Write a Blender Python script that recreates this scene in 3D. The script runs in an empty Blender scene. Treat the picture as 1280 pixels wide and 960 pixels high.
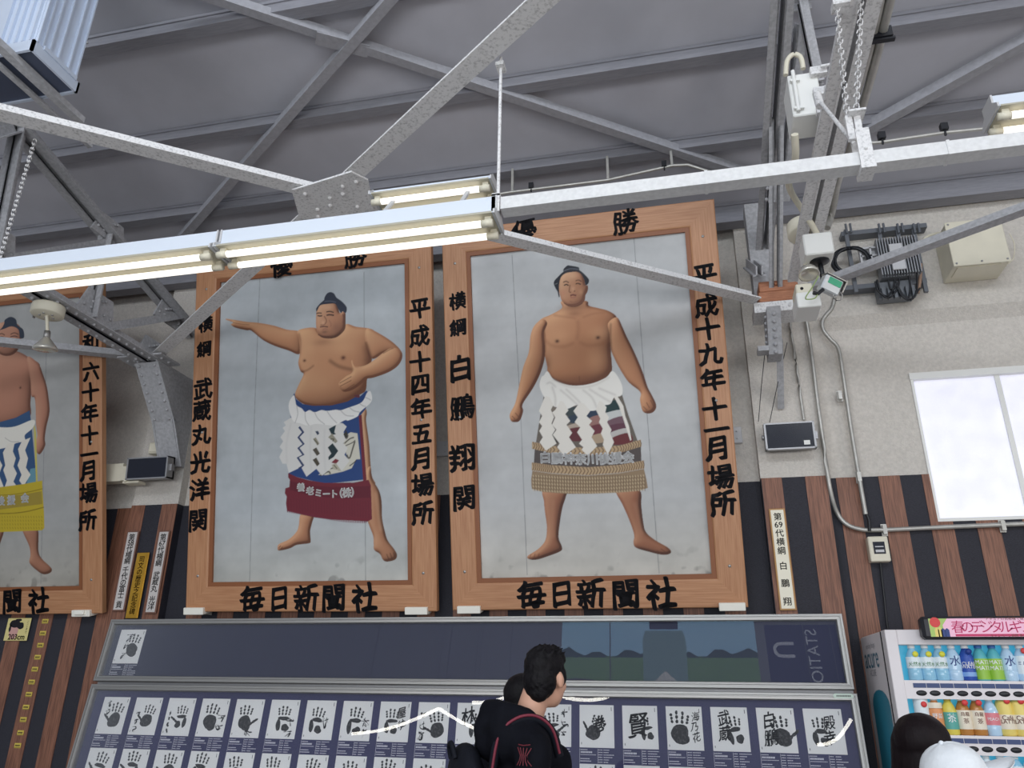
import bpy, math, random
import numpy as np
from mathutils import Matrix, Vector, Euler
random.seed(7)
C = bpy.context.scene.collection
SC = bpy.context.scene
# ------------------------------------------------------------------ camera
FPX, PITCH, YAW, ROLL = 961.195, 0.37619, -0.22773, 0.01216
EYE = Vector((0, 0, 1.6))
_cp, _sp, _cy, _sy = math.cos(PITCH), math.sin(PITCH), math.cos(YAW), math.sin(YAW)
FW = Vector((_sy*_cp, _cy*_cp, _sp)); _R = Vector((_cy, -_sy, 0)); _U = _R.cross(FW)
RT = _R*math.cos(ROLL) + _U*math.sin(ROLL); UP = _U*math.cos(ROLL) - _R*math.sin(ROLL)
cd = bpy.data.cameras.new('camera'); cam = bpy.data.objects.new('camera', cd); C.objects.link(cam)
cd.sensor_width = 36; cd.lens = FPX/1280*36; cd.clip_start = .05
cam.matrix_world = Matrix(((RT.x, UP.x, -FW.x, 0), (RT.y, UP.y, -FW.y, 0), (RT.z, UP.z, -FW.z, 1.6), (0, 0, 0, 1)))
SC.camera = cam
# ------------------------------------------------------------------ light
W = bpy.data.worlds.new('daylight'); SC.world = W; W.use_nodes = True
W.node_tree.nodes['Background'].inputs[0].default_value = (.80, .88, 1, 1)
W.node_tree.nodes['Background'].inputs[1].default_value = .5
TUBE_POWER = 1.6
SC.view_settings.view_transform = 'Standard'; SC.view_settings.look = 'None'
SC.view_settings.gamma = 1; SC.view_settings.use_curve_mapping = False
SC.view_settings.exposure = -0.37


def area(name, loc, rot, sx, sy, power, col=(1, 1, 1)):
    l = bpy.data.lights.new(name, 'AREA'); l.shape = 'RECTANGLE'; l.size = sx; l.size_y = sy; l.energy = power; l.color = col
    o = bpy.data.objects.new(name, l); C.objects.link(o); o.location = loc; o.rotation_euler = rot
    return o


# added fill light high behind the photographer, a second added one below it, and a concourse lamp at the right
area('added_high_fill', (.6, -4.0, 7.1), (math.radians(80), 0, 0), 12, 1.4, 500, (.90, .94, 1))
area('added_low_fill', (-.6, -6.5, 1.45), (math.radians(115), 0, 0), 13, 2.3, 640, (.94, .96, 1))
area('concourse_lamp', (6.5, .5, 3.0), (math.radians(62), 0, math.radians(62)), 3, .5, 110, (1, .93, .84))


# ------------------------------------------------------------------ pixel -> world
def ray(px, py): return FW + RT*((px-640)/FPX) - UP*((py-480)/FPX)
def onY(px, py, Y): d = ray(px, py); return EYE + d*(Y/d.y)
def onZ(px, py, Z): d = ray(px, py); return EYE + d*((Z-1.6)/d.z)
def onX(px, py, X): d = ray(px, py); return EYE + d*(X/d.x)


def on_plane(M, px, py, w=0.0):
    o = M @ Vector((0, 0, w)); n = (M.to_3x3() @ Vector((0, 0, 1))).normalized(); d = ray(px, py)
    p = EYE + d*((o-EYE).dot(n)/d.dot(n)); q = M.inverted() @ p
    return q.x, q.y


# ------------------------------------------------------------------ materials
def lin(c):
    return tuple((v/255/12.92 if v <= 10 else ((v/255+.055)/1.055)**2.4) for v in c)


MATS = {}
def mat(name, col, rough=.6, metal=0., var=.0, scale=8., bump=0., bscale=60., stretch=None, col2=None, emit=0., spec=.5, lo=.35, hi=.65, detail=4):
    if name in MATS: return MATS[name]
    m = bpy.data.materials.new(name); m.use_nodes = True; n = m.node_tree.nodes; L = m.node_tree.links
    b = n['Principled BSDF']; c = lin(col)
    b.inputs['Roughness'].default_value = rough; b.inputs['Metallic'].default_value = metal
    b.inputs['Specular IOR Level'].default_value = spec
    b.inputs['Base Color'].default_value = (*c, 1)
    tc = n.new('ShaderNodeTexCoord'); mp = n.new('ShaderNodeMapping'); L.new(tc.outputs['Object'], mp.inputs[0])
    if stretch: mp.inputs['Scale'].default_value = stretch
    if var or col2:
        t = n.new('ShaderNodeTexNoise'); t.inputs['Scale'].default_value = scale; t.inputs['Detail'].default_value = detail
        L.new(mp.outputs[0], t.inputs['Vector'])
        r = n.new('ShaderNodeValToRGB'); L.new(t.outputs[0], r.inputs[0])
        r.color_ramp.elements[0].position = lo; r.color_ramp.elements[1].position = hi
        a = lin(col2) if col2 else tuple(v*(1-var) for v in c)
        r.color_ramp.elements[0].color = (*a, 1); r.color_ramp.elements[1].color = (*c, 1) if col2 else (*[min(1, v*(1+var*.5)) for v in c], 1)
        L.new(r.outputs[0], b.inputs['Base Color'])
    if bump:
        t2 = n.new('ShaderNodeTexNoise'); t2.inputs['Scale'].default_value = bscale; t2.inputs['Detail'].default_value = 5
        L.new(mp.outputs[0], t2.inputs['Vector']); bp = n.new('ShaderNodeBump'); bp.inputs['Strength'].default_value = bump; bp.inputs['Distance'].default_value = .01
        L.new(t2.outputs[0], bp.inputs['Height']); L.new(bp.outputs[0], b.inputs['Normal'])
    if emit:
        b.inputs['Emission Color'].default_value = (*c, 1); b.inputs['Emission Strength'].default_value = emit
    MATS[name] = m
    return m


def glass_mat(name, tint=(255, 255, 255), refl=.06, grazing=.6, rough=.0):
    m = bpy.data.materials.new(name); m.use_nodes = True; n = m.node_tree.nodes; L = m.node_tree.links
    n.remove(n['Principled BSDF']); o = n['Material Output']
    t = n.new('ShaderNodeBsdfTransparent'); t.inputs[0].default_value = (*lin(tint), 1)
    g = n.new('ShaderNodeBsdfGlossy'); g.inputs['Roughness'].default_value = rough; g.inputs[0].default_value = (1, 1, 1, 1)
    f = n.new('ShaderNodeFresnel'); f.inputs[0].default_value = 1.5
    mm = n.new('ShaderNodeMath'); mm.operation = 'MULTIPLY'; mm.inputs[1].default_value = refl/.04; L.new(f.outputs[0], mm.inputs[0])
    mx = n.new('ShaderNodeMixShader'); L.new(mm.outputs[0], mx.inputs[0]); L.new(t.outputs[0], mx.inputs[1]); L.new(g.outputs[0], mx.inputs[2])
    L.new(mx.outputs[0], o.inputs[0])
    return m


def paint_mat(name, rough=.5):      # an artist's picture: its paint colours live in the mesh's colour attribute
    m = bpy.data.materials.new(name); m.use_nodes = True; n = m.node_tree.nodes; L = m.node_tree.links
    a = n.new('ShaderNodeVertexColor'); a.layer_name = 'paint'; b = n['Principled BSDF']; b.inputs['Roughness'].default_value = rough
    b.inputs['Specular IOR Level'].default_value = .25
    L.new(a.outputs[0], b.inputs['Base Color'])
    return m


STEEL = mat('painted_steel', (214, 213, 213), .65, 0, .3, 70, .2, 140, lo=.28, hi=.5)
STEEL_B = mat('shaded_brace_paint', (166, 166, 172), .7, 0, .1, 30)  # grey holds the shade under the roof
STEEL_D = mat('dusty_steel', (178, 178, 181), .7, 0, .16, 40, .2, 120)
PURL = mat('purlin_paint', (144, 144, 151), .7, 0, .1, 9, stretch=(1, 8, 8))
ROOF = mat('roof_sheet', (188, 188, 196), .75, 0, .05, 3)
PLAST = mat('plaster', (212, 206, 198), .9, 0, .09, 45, .8, 90, detail=8)
PLAST_SHADE = mat('shaded_plaster', (142, 147, 153), .9, 0, .06, 5, .15, 60)  # plaster with the recess shade put into its colour
WOODS = mat('stripe_wood', (150, 102, 80), .5, 0, 0, 5, .15, 30, (30, 30, 1.2), (108, 70, 54))
DARKS = mat('stripe_dark', (44, 44, 54), .6, 0, .35, 70, .5, 90, (1, 1, 4))
FRAMEV = mat('frame_wood_upright', (192, 142, 104), .45, 0, 0, 4, .03, 20, (22, .9, 22), (174, 122, 86))
FRAMEH = mat('frame_wood_rail', (192, 142, 104), .45, 0, 0, 4, .03, 20, (.9, 22, 22), (174, 122, 86))
LIP = mat('frame_lip', (140, 86, 52), .5)
INK = mat('black_ink', (30, 29, 34), .6, spec=.25)
INK2 = mat('print_ink', (42, 42, 44), .8, 0, .0, 60, 0, 60, None, (96, 96, 96), lo=.2, hi=.5)
WHITE = mat('white_paint', (236, 236, 232), .5)
CREAM = mat('cream_plastic', (226, 220, 200), .5, 0, .05, 6)
GREYB = mat('grey_box', (200, 200, 202), .45)
ALU = mat('aluminium', (168, 166, 163), .4, .8, .08, 20, stretch=(.5, 60, 60))
ALUD = mat('aluminium_dull', (170, 170, 172), .45, .7)
NAVY = mat('navy_board', (38, 38, 86), .55, 0, .06, 3)
NAVY2 = mat('navy_board_empty', (32, 37, 68), .55)
PAPER = mat('card_paper', (238, 238, 234), .7)
CAPT = mat('caption_print', (214, 214, 222), .7)
PIPE = mat('conduit', (186, 184, 178), .4, .5, .1, 20)
BLACKP = mat('black_plastic', (24, 26, 32), .4)
SCREEN = mat('dark_screen', (18, 22, 38), .25)
TUBE = mat('lit_tube', (255, 250, 238), .5, emit=TUBE_POWER)
GLASS = glass_mat('case_glass', (252, 252, 253), .036)


# ------------------------------------------------------------------ mesh builder
WM = {}
class MB:
    def __init__(s): s.v = []; s.f = []; s.mi = []; s.mats = []; s.m = 0; s.sm = []
    def use(s, m):
        if m not in s.mats: s.mats.append(m)
        s.m = s.mats.index(m); return s
    def add(s, vs, fs, smooth=False):
        o = len(s.v); s.v += [Vector(v) for v in vs]; s.f += [tuple(i+o for i in f) for f in fs]; s.mi += [s.m]*len(fs); s.sm += [smooth]*len(fs); return s
    def box(s, a, b):
        x0, y0, z0 = a; x1, y1, z1 = b
        x0, x1 = min(x0, x1), max(x0, x1); y0, y1 = min(y0, y1), max(y0, y1); z0, z1 = min(z0, z1), max(z0, z1)
        return s.add([(x0, y0, z0), (x1, y0, z0), (x1, y1, z0), (x0, y1, z0), (x0, y0, z1), (x1, y0, z1), (x1, y1, z1), (x0, y1, z1)],
                     [(0, 3, 2, 1), (4, 5, 6, 7), (0, 1, 5, 4), (1, 2, 6, 5), (2, 3, 7, 6), (3, 0, 4, 7)])
    def bevbox(s, a, b, r):      # box with chamfered vertical-depth edges (front rim), all twelve edges cut
        x0, y0, z0 = a; x1, y1, z1 = b; P = []; F = []
        cs = [(x0, y0), (x1, y0), (x1, y1), (x0, y1)]
        def ring(e, z): return [(x0+e, y0, z), (x1-e, y0, z), (x1, y0+e, z), (x1, y1-e, z), (x1-e, y1, z), (x0+e, y1, z), (x0, y1-e, z), (x0, y0+e, z)]
        def ring2(i, z): return [(min(max(x, x0+i), x1-i), min(max(y, y0+i), y1-i), z) for x, y, z in ring(r, z)]
        R = [ring2(r, z0), ring(r, z0+r), ring(r, z1-r), ring2(r, z1)]
        for q in R: P += q
        for k in range(3):
            for i in range(8): F.append((k*8+i, k*8+(i+1) % 8, k*8+8+(i+1) % 8, k*8+8+i))
        F.append(tuple(range(7, -1, -1))); F.append(tuple(range(24, 32)))
        return s.add(P, F)
    def bar(s, p0, p1, w, h, up=(0, 0, 1), off=(0, 0)):   # oriented box along p0->p1, w sideways, h along up
        p0, p1 = Vector(p0), Vector(p1); d = (p1-p0).normalized(); up = Vector(up); sd = d.cross(up).normalized(); u = sd.cross(d).normalized()
        vs = []
        for p in (p0, p1):
            for a, b in ((-1, -1), (1, -1), (1, 1), (-1, 1)): vs.append(p + sd*(off[0]+a*w/2) + u*(off[1]+b*h/2))
        return s.add(vs, [(0, 1, 2, 3), (7, 6, 5, 4), (0, 4, 5, 1), (1, 5, 6, 2), (2, 6, 7, 3), (3, 7, 4, 0)])
    def angle(s, p0, p1, w, h, t=.01, side=1):    # L section: flat leg w below, upright leg h on one side
        s.bar(p0, p1, w, t, off=(0, 0)); return s.bar(p0, p1, t, h, off=(side*(w-t)/2, h/2+t/2))
    def tube(s, pts, r, n=10, cap=True):
        pts = [Vector(p) for p in pts]; rs = r if isinstance(r, (list, tuple)) else [r]*len(pts); vs = []; fs = []; ref = None
        for i, p in enumerate(pts):
            d = (pts[min(i+1, len(pts)-1)]-pts[max(i-1, 0)])
            if d.length < 1e-9: d = Vector((0, 0, 1))
            d.normalize()
            if ref is None: ref = Vector((0, 0, 1)) if abs(d.z) < .9 else Vector((1, 0, 0))
            a = d.cross(ref).normalized(); b = d.cross(a).normalized(); ref = -b if False else ref
            for k in range(n): t = 2*math.pi*k/n; vs.append(p+(a*math.cos(t)+b*math.sin(t))*rs[i])
        for i in range(len(pts)-1):
            for k in range(n): fs.append((i*n+k, i*n+(k+1) % n, i*n+n+(k+1) % n, i*n+n+k))
        s.add(vs, fs, True)
        if cap: s.add(vs[:n], [tuple(range(n-1, -1, -1))]); s.add(vs[-n:], [tuple(range(n))])
        return s
    def lathe(s, prof, o=(0, 0, 0), n=20, ax=None):   # profile [(r, h)] about local z or axis ax
        o = Vector(o); ax = Vector(ax).normalized() if ax else Vector((0, 0, 1)); ref = Vector((1, 0, 0)) if abs(ax.x) < .9 else Vector((0, 1, 0))
        a = ax.cross(ref).normalized(); b = ax.cross(a); vs = []; fs = []
        for r, h in prof:
            for k in range(n): t = 2*math.pi*k/n; vs.append(o+ax*h+(a*math.cos(t)+b*math.sin(t))*r)
        for i in range(len(prof)-1):
            for k in range(n): fs.append((i*n+k, i*n+n+k, i*n+n+(k+1) % n, i*n+(k+1) % n))
        s.add(vs, fs, True)
        if prof[0][0] > 1e-4: s.add(vs[:n], [tuple(range(n))])
        if prof[-1][0] > 1e-4: s.add(vs[-n:], [tuple(range(n-1, -1, -1))])
        return s
    def ball(s, c, r, n=14, m=8):
        rx, ry, rz = r if isinstance(r, (tuple, list)) else (r, r, r); c = Vector(c); vs = [c+Vector((0, 0, rz))]; fs = []
        for i in range(1, m):
            p = math.pi*i/m
            for k in range(n): t = 2*math.pi*k/n; vs.append(c+Vector((rx*math.sin(p)*math.cos(t), ry*math.sin(p)*math.sin(t), rz*math.cos(p))))
        vs.append(c-Vector((0, 0, rz)))
        for k in range(n):
            fs.append((0, 1+k, 1+(k+1) % n)); l = 1+(m-2)*n; fs.append((len(vs)-1, l+(k+1) % n, l+k))
            for i in range(m-2): q = 1+i*n; fs.append((q+k, q+n+k, q+n+(k+1) % n, q+(k+1) % n))
        return s.add(vs, fs, True)
    def poly(s, pts, z=0., th=0.):     # flat polygon in local xy (ngon), optional thickness below
        n = len(pts); s.add([(x, y, z) for x, y in pts], [tuple(range(n))])
        if th:
            s.add([(x, y, z) for x, y in pts]+[(x, y, z-th) for x, y in pts], [(i, (i+1) % n, n+(i+1) % n, n+i) for i in range(n)]+[tuple(range(2*n-1, n-1, -1))])
        return s
    def prism(s, pts, d):              # polygon given in 3d, swept along d
        n = len(pts); d = Vector(d); P = [Vector(p) for p in pts]; Q = [p+d for p in P]
        return s.add(P+Q, [tuple(range(n-1, -1, -1)), tuple(range(n, 2*n))]+[(i, (i+1) % n, n+(i+1) % n, n+i) for i in range(n)])
    def build(s, name, m=None, parent=None, M=None, label=None):
        me = bpy.data.meshes.new(name); T = WM[parent] if parent else Matrix()
        if M is None: T = T.inverted()
        else: T = Matrix()
        me.from_pydata([tuple(T @ v) for v in s.v], [], s.f)
        if s.mats:
            for q in s.mats: me.materials.append(q)
            me.polygons.foreach_set('material_index', s.mi)
        if m: me.materials.append(m)
        me.polygons.foreach_set('use_smooth', s.sm); me.update()
        return link(name, me, parent, label)


def link(name, me, parent=None, label=None):
    o = bpy.data.objects.new(name, me); C.objects.link(o)
    if parent: o.parent = parent; WM[o] = WM[parent]
    else: WM[o] = Matrix()
    if label: o['label'] = label
    return o


def tag(o, label, cat, group=None, kind=None):
    o['label'] = label; o['category'] = cat
    if group: o['group'] = group
    if kind: o['kind'] = kind
    return o


def thing(name, label, cat, at=(0, 0, 0), group=None, M=None):
    o = bpy.data.objects.new(name, None); C.objects.link(o); o.empty_display_size = .05
    M = M if M is not None else Matrix.Translation(Vector(at)); o.matrix_world = M; WM[o] = M
    return tag(o, label, cat, group)


def struct(o): o['kind'] = 'structure'; return o


def single(mb, name, m, label, cat, group=None):   # a thing that is one mesh, with its origin at its own base
    o = mb.build(name, m); vs = mb.v
    c = Vector((sum(v.x for v in vs)/len(vs), sum(v.y for v in vs)/len(vs), min(v.z for v in vs)))
    o.data.transform(Matrix.Translation(-c)); o.location = c; WM[o] = Matrix.Translation(c)
    return tag(o, label, cat, group)


# ------------------------------------------------------------------ lettering
_G = {}
def glyph(ch):
    if ch not in _G:
        cu = bpy.data.curves.new('lettering', 'FONT'); cu.body = ch; cu.align_x = 'CENTER'; cu.resolution_u = 3
        ob = bpy.data.objects.new('lettering', cu); C.objects.link(ob)
        dg = bpy.context.evaluated_depsgraph_get(); me = bpy.data.meshes.new_from_object(ob.evaluated_get(dg))
        vs = [(v.co.x, v.co.y) for v in me.vertices]; fs = [tuple(p.vertices) for p in me.polygons]
        bpy.data.objects.remove(ob); bpy.data.curves.remove(cu); bpy.data.meshes.remove(me)
        if vs:
            xs = [v[0] for v in vs]; ys = [v[1] for v in vs]
            if len(ch) == 1 and ord(ch) > 0x2e80: cx, cy, k = 0., .38, 1.
            else: cx, cy, k = (min(xs)+max(xs))/2, (min(ys)+max(ys))/2, 1.
            vs = [((x-cx)*k, (y-cy)*k) for x, y in vs]
        _G[ch] = (vs, fs)
    return _G[ch]


def put(mb, ch, x, y, size, z=.001, bold=0., brush=0., rot=0., sx=1., flip=False, lift=0.):
    vs, fs = glyph(ch); c, s = math.cos(rot), math.sin(rot)
    if brush and bold > 0: bold *= 1.12 if len(vs) < 70 else (1. if len(vs) < 130 else .74)
    if bold <= 0: offs = [(0, 0)]
    elif brush: offs = [(.707*(bold*1.15*math.cos(a)-bold*.55*math.sin(a)), -.707*(bold*1.15*math.cos(a)+bold*.55*math.sin(a))) for a in [math.pi*k/5 for k in range(10)]]
    else: offs = [(bold*math.cos(a), bold*math.sin(a)) for a in [math.pi*k/4 for k in range(8)]]
    for dx, dy in offs:
        o = []
        for vx, vy in vs:
            px, py = vx+dx, vy+dy
            if brush: py += brush*px; px += .03*math.sin(py*9+px*4); py += .022*math.sin(px*11)
            px *= size*sx; py *= size
            if flip: px = -px
            o.append((x+px*c-py*s, y+px*s+py*c, z)); 
        if flip: mb.add(o, [f[::-1] for f in fs])
        else: mb.add(o, fs)


# ------------------------------------------------------------------ 2-D paint on a grid (the portraits)
class Paint:
    def __init__(s, M, x0, y0, x1, y1, w, cell=.005):
        s.M = M; s.w = w; s.x0, s.y0, s.x1, s.y1 = x0, y0, x1, y1
        s.nx = int((x1-x0)/cell)+1; s.ny = int((y1-y0)/cell)+1; s.dx = (x1-x0)/(s.nx-1); s.dy = (y1-y0)/(s.ny-1)
        s.img = np.zeros((s.ny, s.nx, 3)); s.px = 0.0064/s.dx      # one photo pixel in cells
    def uv(s, pts):
        out = []
        for px, py in pts:
            x, y = on_plane(s.M, px, py, s.w); out.append(((x-s.x0)/s.dx, (y-s.y0)/s.dy))
        return np.array(out)
    @staticmethod
    def smooth(P, k=4):
        n = len(P); out = []
        for i in range(n):
            a, b, c, d = P[i-1], P[i], P[(i+1) % n], P[(i+2) % n]
            for j in range(k):
                t = j/k; out.append(.5*((2*b)+(-a+c)*t+(2*a-5*b+4*c-d)*t*t+(-a+3*b-3*c+d)*t**3))
        return np.array(out)
    def mask(s, P, ss=3):
        x0 = max(int(P[:, 0].min())-2, 0); x1 = min(int(P[:, 0].max())+3, s.nx); y0 = max(int(P[:, 1].min())-2, 0); y1 = min(int(P[:, 1].max())+3, s.ny)
        m = np.zeros((s.ny, s.nx))
        if x1 <= x0 or y1 <= y0: return m
        gx = (np.arange((x1-x0)*ss)+.5)/ss+x0-.5; gy = (np.arange((y1-y0)*ss)+.5)/ss+y0-.5
        X, Y = np.meshgrid(gx, gy); ins = np.zeros(X.shape, bool); n = len(P)
        for i in range(n):
            ax, ay = P[i-1]; bx, by = P[i]
            if ay == by: continue
            r0, r1 = np.searchsorted(gy, [min(ay, by), max(ay, by)])
            if r1 <= r0: continue
            yy = Y[r0:r1]; ins[r0:r1] ^= X[r0:r1] < (bx-ax)*(yy-ay)/(by-ay)+ax
        m[y0:y1, x0:x1] = ins.reshape(y1-y0, ss, x1-x0, ss).mean((1, 3))
        return m
    @staticmethod
    def blur(a, r):
        r = int(max(1, round(r)))
        for _ in range(2):
            for ax in (0, 1):
                p = np.pad(a, [(r+1, r) if k == ax else (0, 0) for k in (0, 1)], mode='edge'); c = np.cumsum(p, ax); n = a.shape[ax]
                a = (np.take(c, range(2*r+1, 2*r+1+n), ax)-np.take(c, range(0, n), ax))/(2*r+1)
        return a
    def fill(s, pts, col, smooth=True, alpha=1., soft=0, raw=False):
        P = pts if raw else s.uv(pts); P = s.smooth(P) if smooth else P; m = s.mask(P)*alpha
        if soft: m = s.blur(m, soft)
        s.img += m[..., None]*(np.array(lin(col))-s.img); return m
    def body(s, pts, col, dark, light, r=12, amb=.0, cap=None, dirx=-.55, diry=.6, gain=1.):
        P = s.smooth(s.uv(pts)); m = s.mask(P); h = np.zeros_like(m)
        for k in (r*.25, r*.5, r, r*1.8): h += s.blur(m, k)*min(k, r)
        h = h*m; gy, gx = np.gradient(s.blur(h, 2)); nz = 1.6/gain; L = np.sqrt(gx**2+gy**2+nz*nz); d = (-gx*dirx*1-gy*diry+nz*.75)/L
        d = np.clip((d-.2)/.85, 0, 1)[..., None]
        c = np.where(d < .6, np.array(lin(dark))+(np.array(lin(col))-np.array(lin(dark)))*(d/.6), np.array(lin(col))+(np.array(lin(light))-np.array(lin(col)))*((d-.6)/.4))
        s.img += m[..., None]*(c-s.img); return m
    def line(s, pts, w, col, alpha=1., soft=0, smooth=True):
        P = s.uv(pts)
        if smooth and len(P) > 2:
            Q = [P[0]]
            for i in range(len(P)-1):
                a = P[max(i-1, 0)]; b = P[i]; c = P[i+1]; d = P[min(i+2, len(P)-1)]
                for j in range(1, 5): t = j/4; Q.append(.5*((2*b)+(-a+c)*t+(2*a-5*b+4*c-d)*t*t+(-a+3*b-3*c+d)*t**3))
            P = np.array(Q)
        D = np.gradient(P, axis=0); N = np.stack([-D[:, 1], D[:, 0]], 1); N /= np.linalg.norm(N, axis=1)[:, None]+1e-9
        h = w*s.px/2; tap = np.ones(len(P)); poly = np.concatenate([P+N*h, (P-N*h)[::-1]])
        s.fill(poly, col, False, alpha, soft, raw=True)
    def spot(s, x, y, rx, ry, col, alpha=1., within=None):
        P = s.uv([(x, y)])[0]; X, Y = np.meshgrid(np.arange(s.nx), np.arange(s.ny))
        a = alpha*np.exp(-(((X-P[0])/(rx*s.px))**2+((Y-P[1])/(ry*s.px))**2))
        if within is not None: a = a*within
        s.img += a[..., None]*(np.array(lin(col))-s.img)
    def noise(s, r, amp, seed):
        g = np.random.default_rng(seed).standard_normal((s.ny, s.nx)); g = s.blur(g, r); return g/g.std()*amp
    def build(s, name, parent):
        me = bpy.data.meshes.new(name); X, Y = np.meshgrid(s.x0+np.arange(s.nx)*s.dx, s.y0+np.arange(s.ny)*s.dy)
        co = np.stack([X, Y, np.full(X.shape, s.w)], -1).reshape(-1, 3); i = np.arange((s.ny-1)*s.nx).reshape(s.ny-1, s.nx)[:, :-1].ravel()
        f = np.stack([i, i+1, i+1+s.nx, i+s.nx], 1); n = len(f)
        me.vertices.add(len(co)); me.vertices.foreach_set('co', co.ravel()); me.loops.add(n*4); me.loops.foreach_set('vertex_index', f.ravel())
        me.polygons.add(n); me.polygons.foreach_set('loop_start', np.arange(n)*4); me.polygons.foreach_set('loop_total', np.full(n, 4)); me.update()
        a = me.color_attributes.new('paint', 'FLOAT_COLOR', 'POINT'); c = np.ones((len(co), 4)); c[:, :3] = np.clip(s.img, 0, 1).reshape(-1, 3); a.data.foreach_set('color', c.ravel())
        me.materials.append(PAINTM); return link(name, me, parent)


PAINTM = paint_mat('portrait_paint')


# ================================================================== THE SETTING
WY, PY = 6.3, 6.2                 # wall face, pilaster face
ST = 3.157                        # top of the striped wainscot
PIL = [(-5.10, -4.614), (.585, 1.075)]
ROOF_S = .2
def roofz(y): return 5.6+ROOF_S*(6.3-y)


m = MB().use(PLAST); m.box((-9, WY, -.0), (.585, WY+.2, 5.75)); struct(m.build('wall_back', PLAST_SHADE))
m = MB()
wx0, wx1, wz0, wz1 = 1.825, 3.3, 2.79, 3.99     # the window opening right of the pilaster
for a, b in (((1.075, WY, 0), (wx0, WY+.2, 5.75)), ((wx0, WY, 0), (5, WY+.2, wz0)), ((wx0, WY, wz1), (5, WY+.2, 5.75)), ((wx1, WY, wz0), (5, WY+.2, wz1))): m.box(a, b)
struct(m.build('wall_right', PLAST))
m = MB()                          # the thicker upper part of the right wall with its sloping underside
pts = [(1.075, WY, 4.42), (1.075, WY-.07, 4.52), (1.075, WY-.07, 5.6), (1.075, WY, 5.6)]
m.prism(pts, (4, 0, 0)); struct(m.build('trim_1', PLAST))
m = MB()
for i, (a, b) in enumerate(PIL):
    q = MB().box((a, PY, ST), (b, WY, 5.5)); o = q.build('trim_%d' % (i+2), PLAST if i else PLAST); struct(o)
# striped wainscot: dark boards behind, wood strips standing a few millimetres proud
m = MB(); m.box((-9, WY-.012, 0), (-5.10, WY, ST)); m.box((-4.614, WY-.012, 0), (.585, WY, ST)); m.box((1.075, WY-.012, 0), (1.825, WY, ST)); m.box((1.825, WY-.012, 0), (5, WY, wz0))
for a, b in PIL: m.box((a, PY-.004, 0), (b, WY, ST))
struct(m.build('trim_4', DARKS))
m = MB()
def strip(a, b, y, z1): m.box((a, y-.006, 0), (b, y, z1))
for k in range(-34, 14):
    a = 1.155+.3085*k; b = a+.153
    if b < -5.1 or (a > -4.614 and b < .585) or a > 1.1: strip(a, b, WY-.012, ST if b < 1.825 else wz0-.0) if not (a < 1.825 < b) else (strip(a, 1.825, WY-.012, ST), strip(1.825, b, WY-.012, wz0))
for a, b in ((.59, .742), (.915, 1.07), (-5.10, -4.955), (-4.775, -4.614)): strip(a, b, PY-.004, ST)
struct(m.build('trim_5', WOODS))
m = MB().box((-30, -30, -.15), (30, WY, 0)); struct(m.build('floor', mat('floor_tile', (150, 148, 145), .5, 0, .08, 3)))
m = MB()                          # sloping roof sheet with shallow standing seams
y0, y1 = -1.5, 6.45
m.add([(-9, y1, roofz(y1)), (6, y1, roofz(y1)), (6, y0, roofz(y0)), (-9, y0, roofz(y0)), (-9, y1, roofz(y1)+.05), (6, y1, roofz(y1)+.05), (6, y0, roofz(y0)+.05), (-9, y0, roofz(y0)+.05)],
      [(0, 1, 2, 3), (7, 6, 5, 4), (0, 4, 5, 1), (1, 5, 6, 2), (2, 6, 7, 3), (3, 7, 4, 0)])
struct(m.build('ceiling', ROOF))
# window: blown-out frosted panes in a pale frame
win = bpy.data.objects.new('window_1', None); C.objects.link(win); win.location = (wx0, WY, wz0); WM[win] = Matrix.Translation((wx0, WY, wz0)); win['kind'] = 'structure'
m = MB()
for a, b in (((wx0-.005, WY-.02, wz1-.055), (wx1, WY+.08, wz1)), ((wx0, WY-.02, wz0), (wx1, WY+.08, wz0+.025)), ((wx0, WY-.012, wz0), (wx0+.02, WY+.08, wz1)), ((wx1-.04, WY, wz0), (wx1, WY+.08, wz1)), ((2.44, WY+.01, wz0), (2.475, WY+.06, wz1))): m.box(a, b)
m.build('window_frame', WHITE, win)
FROST = mat('frosted_daylight', (232, 232, 244), .4, 0, 0, 7, .3, 60, (1, 1, 1), (222, 222, 238), emit=0)
nt = FROST.node_tree; bs = nt.nodes['Principled BSDF']
src = bs.inputs['Base Color'].links[0].from_socket; nt.links.new(src, bs.inputs['Emission Color']); bs.inputs['Emission Strength'].default_value = .6
MB().box((wx0+.02, WY+.03, wz0+.02), (wx1-.02, WY+.04, wz1-.05)).build('pane', FROST, win, label='frosted pane bright with daylight')


# ------------------------------------------------------------------ roof steel
def purlin(y, label, x0=-9, x1=5.2, h=.085, w=.10):
    z = roofz(y)-.012; m = MB()
    m.box((x0, y-w/2, z-h), (x1, y+w/2, z)); m.box((x0, y-w/2-.012, z-.006), (x1, y-w/2, z+.02))
    return single(m, 'roof_purlin', PURL, label, 'roof beam', 'roof purlins')


purlin(6.13, 'painted roof purlin lying along the top of the wall', h=.17, w=.13)
purlin(5.33, 'painted roof purlin just above the tops of the framed portraits')
purlin(4.53, 'painted roof purlin that passes behind the crossing of the lower steel brace')
purlin(3.66, 'painted roof purlin nearest to the camera, above the ribbed metal box')
# flat bars crossing right under the roof
def roofpt(px, py, dz=-.12):
    n = Vector((0, ROOF_S, 1)); o = Vector((0, 6.3, 5.6+dz)); d = ray(px, py); return EYE+d*((o-EYE).dot(n)/d.dot(n))


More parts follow.
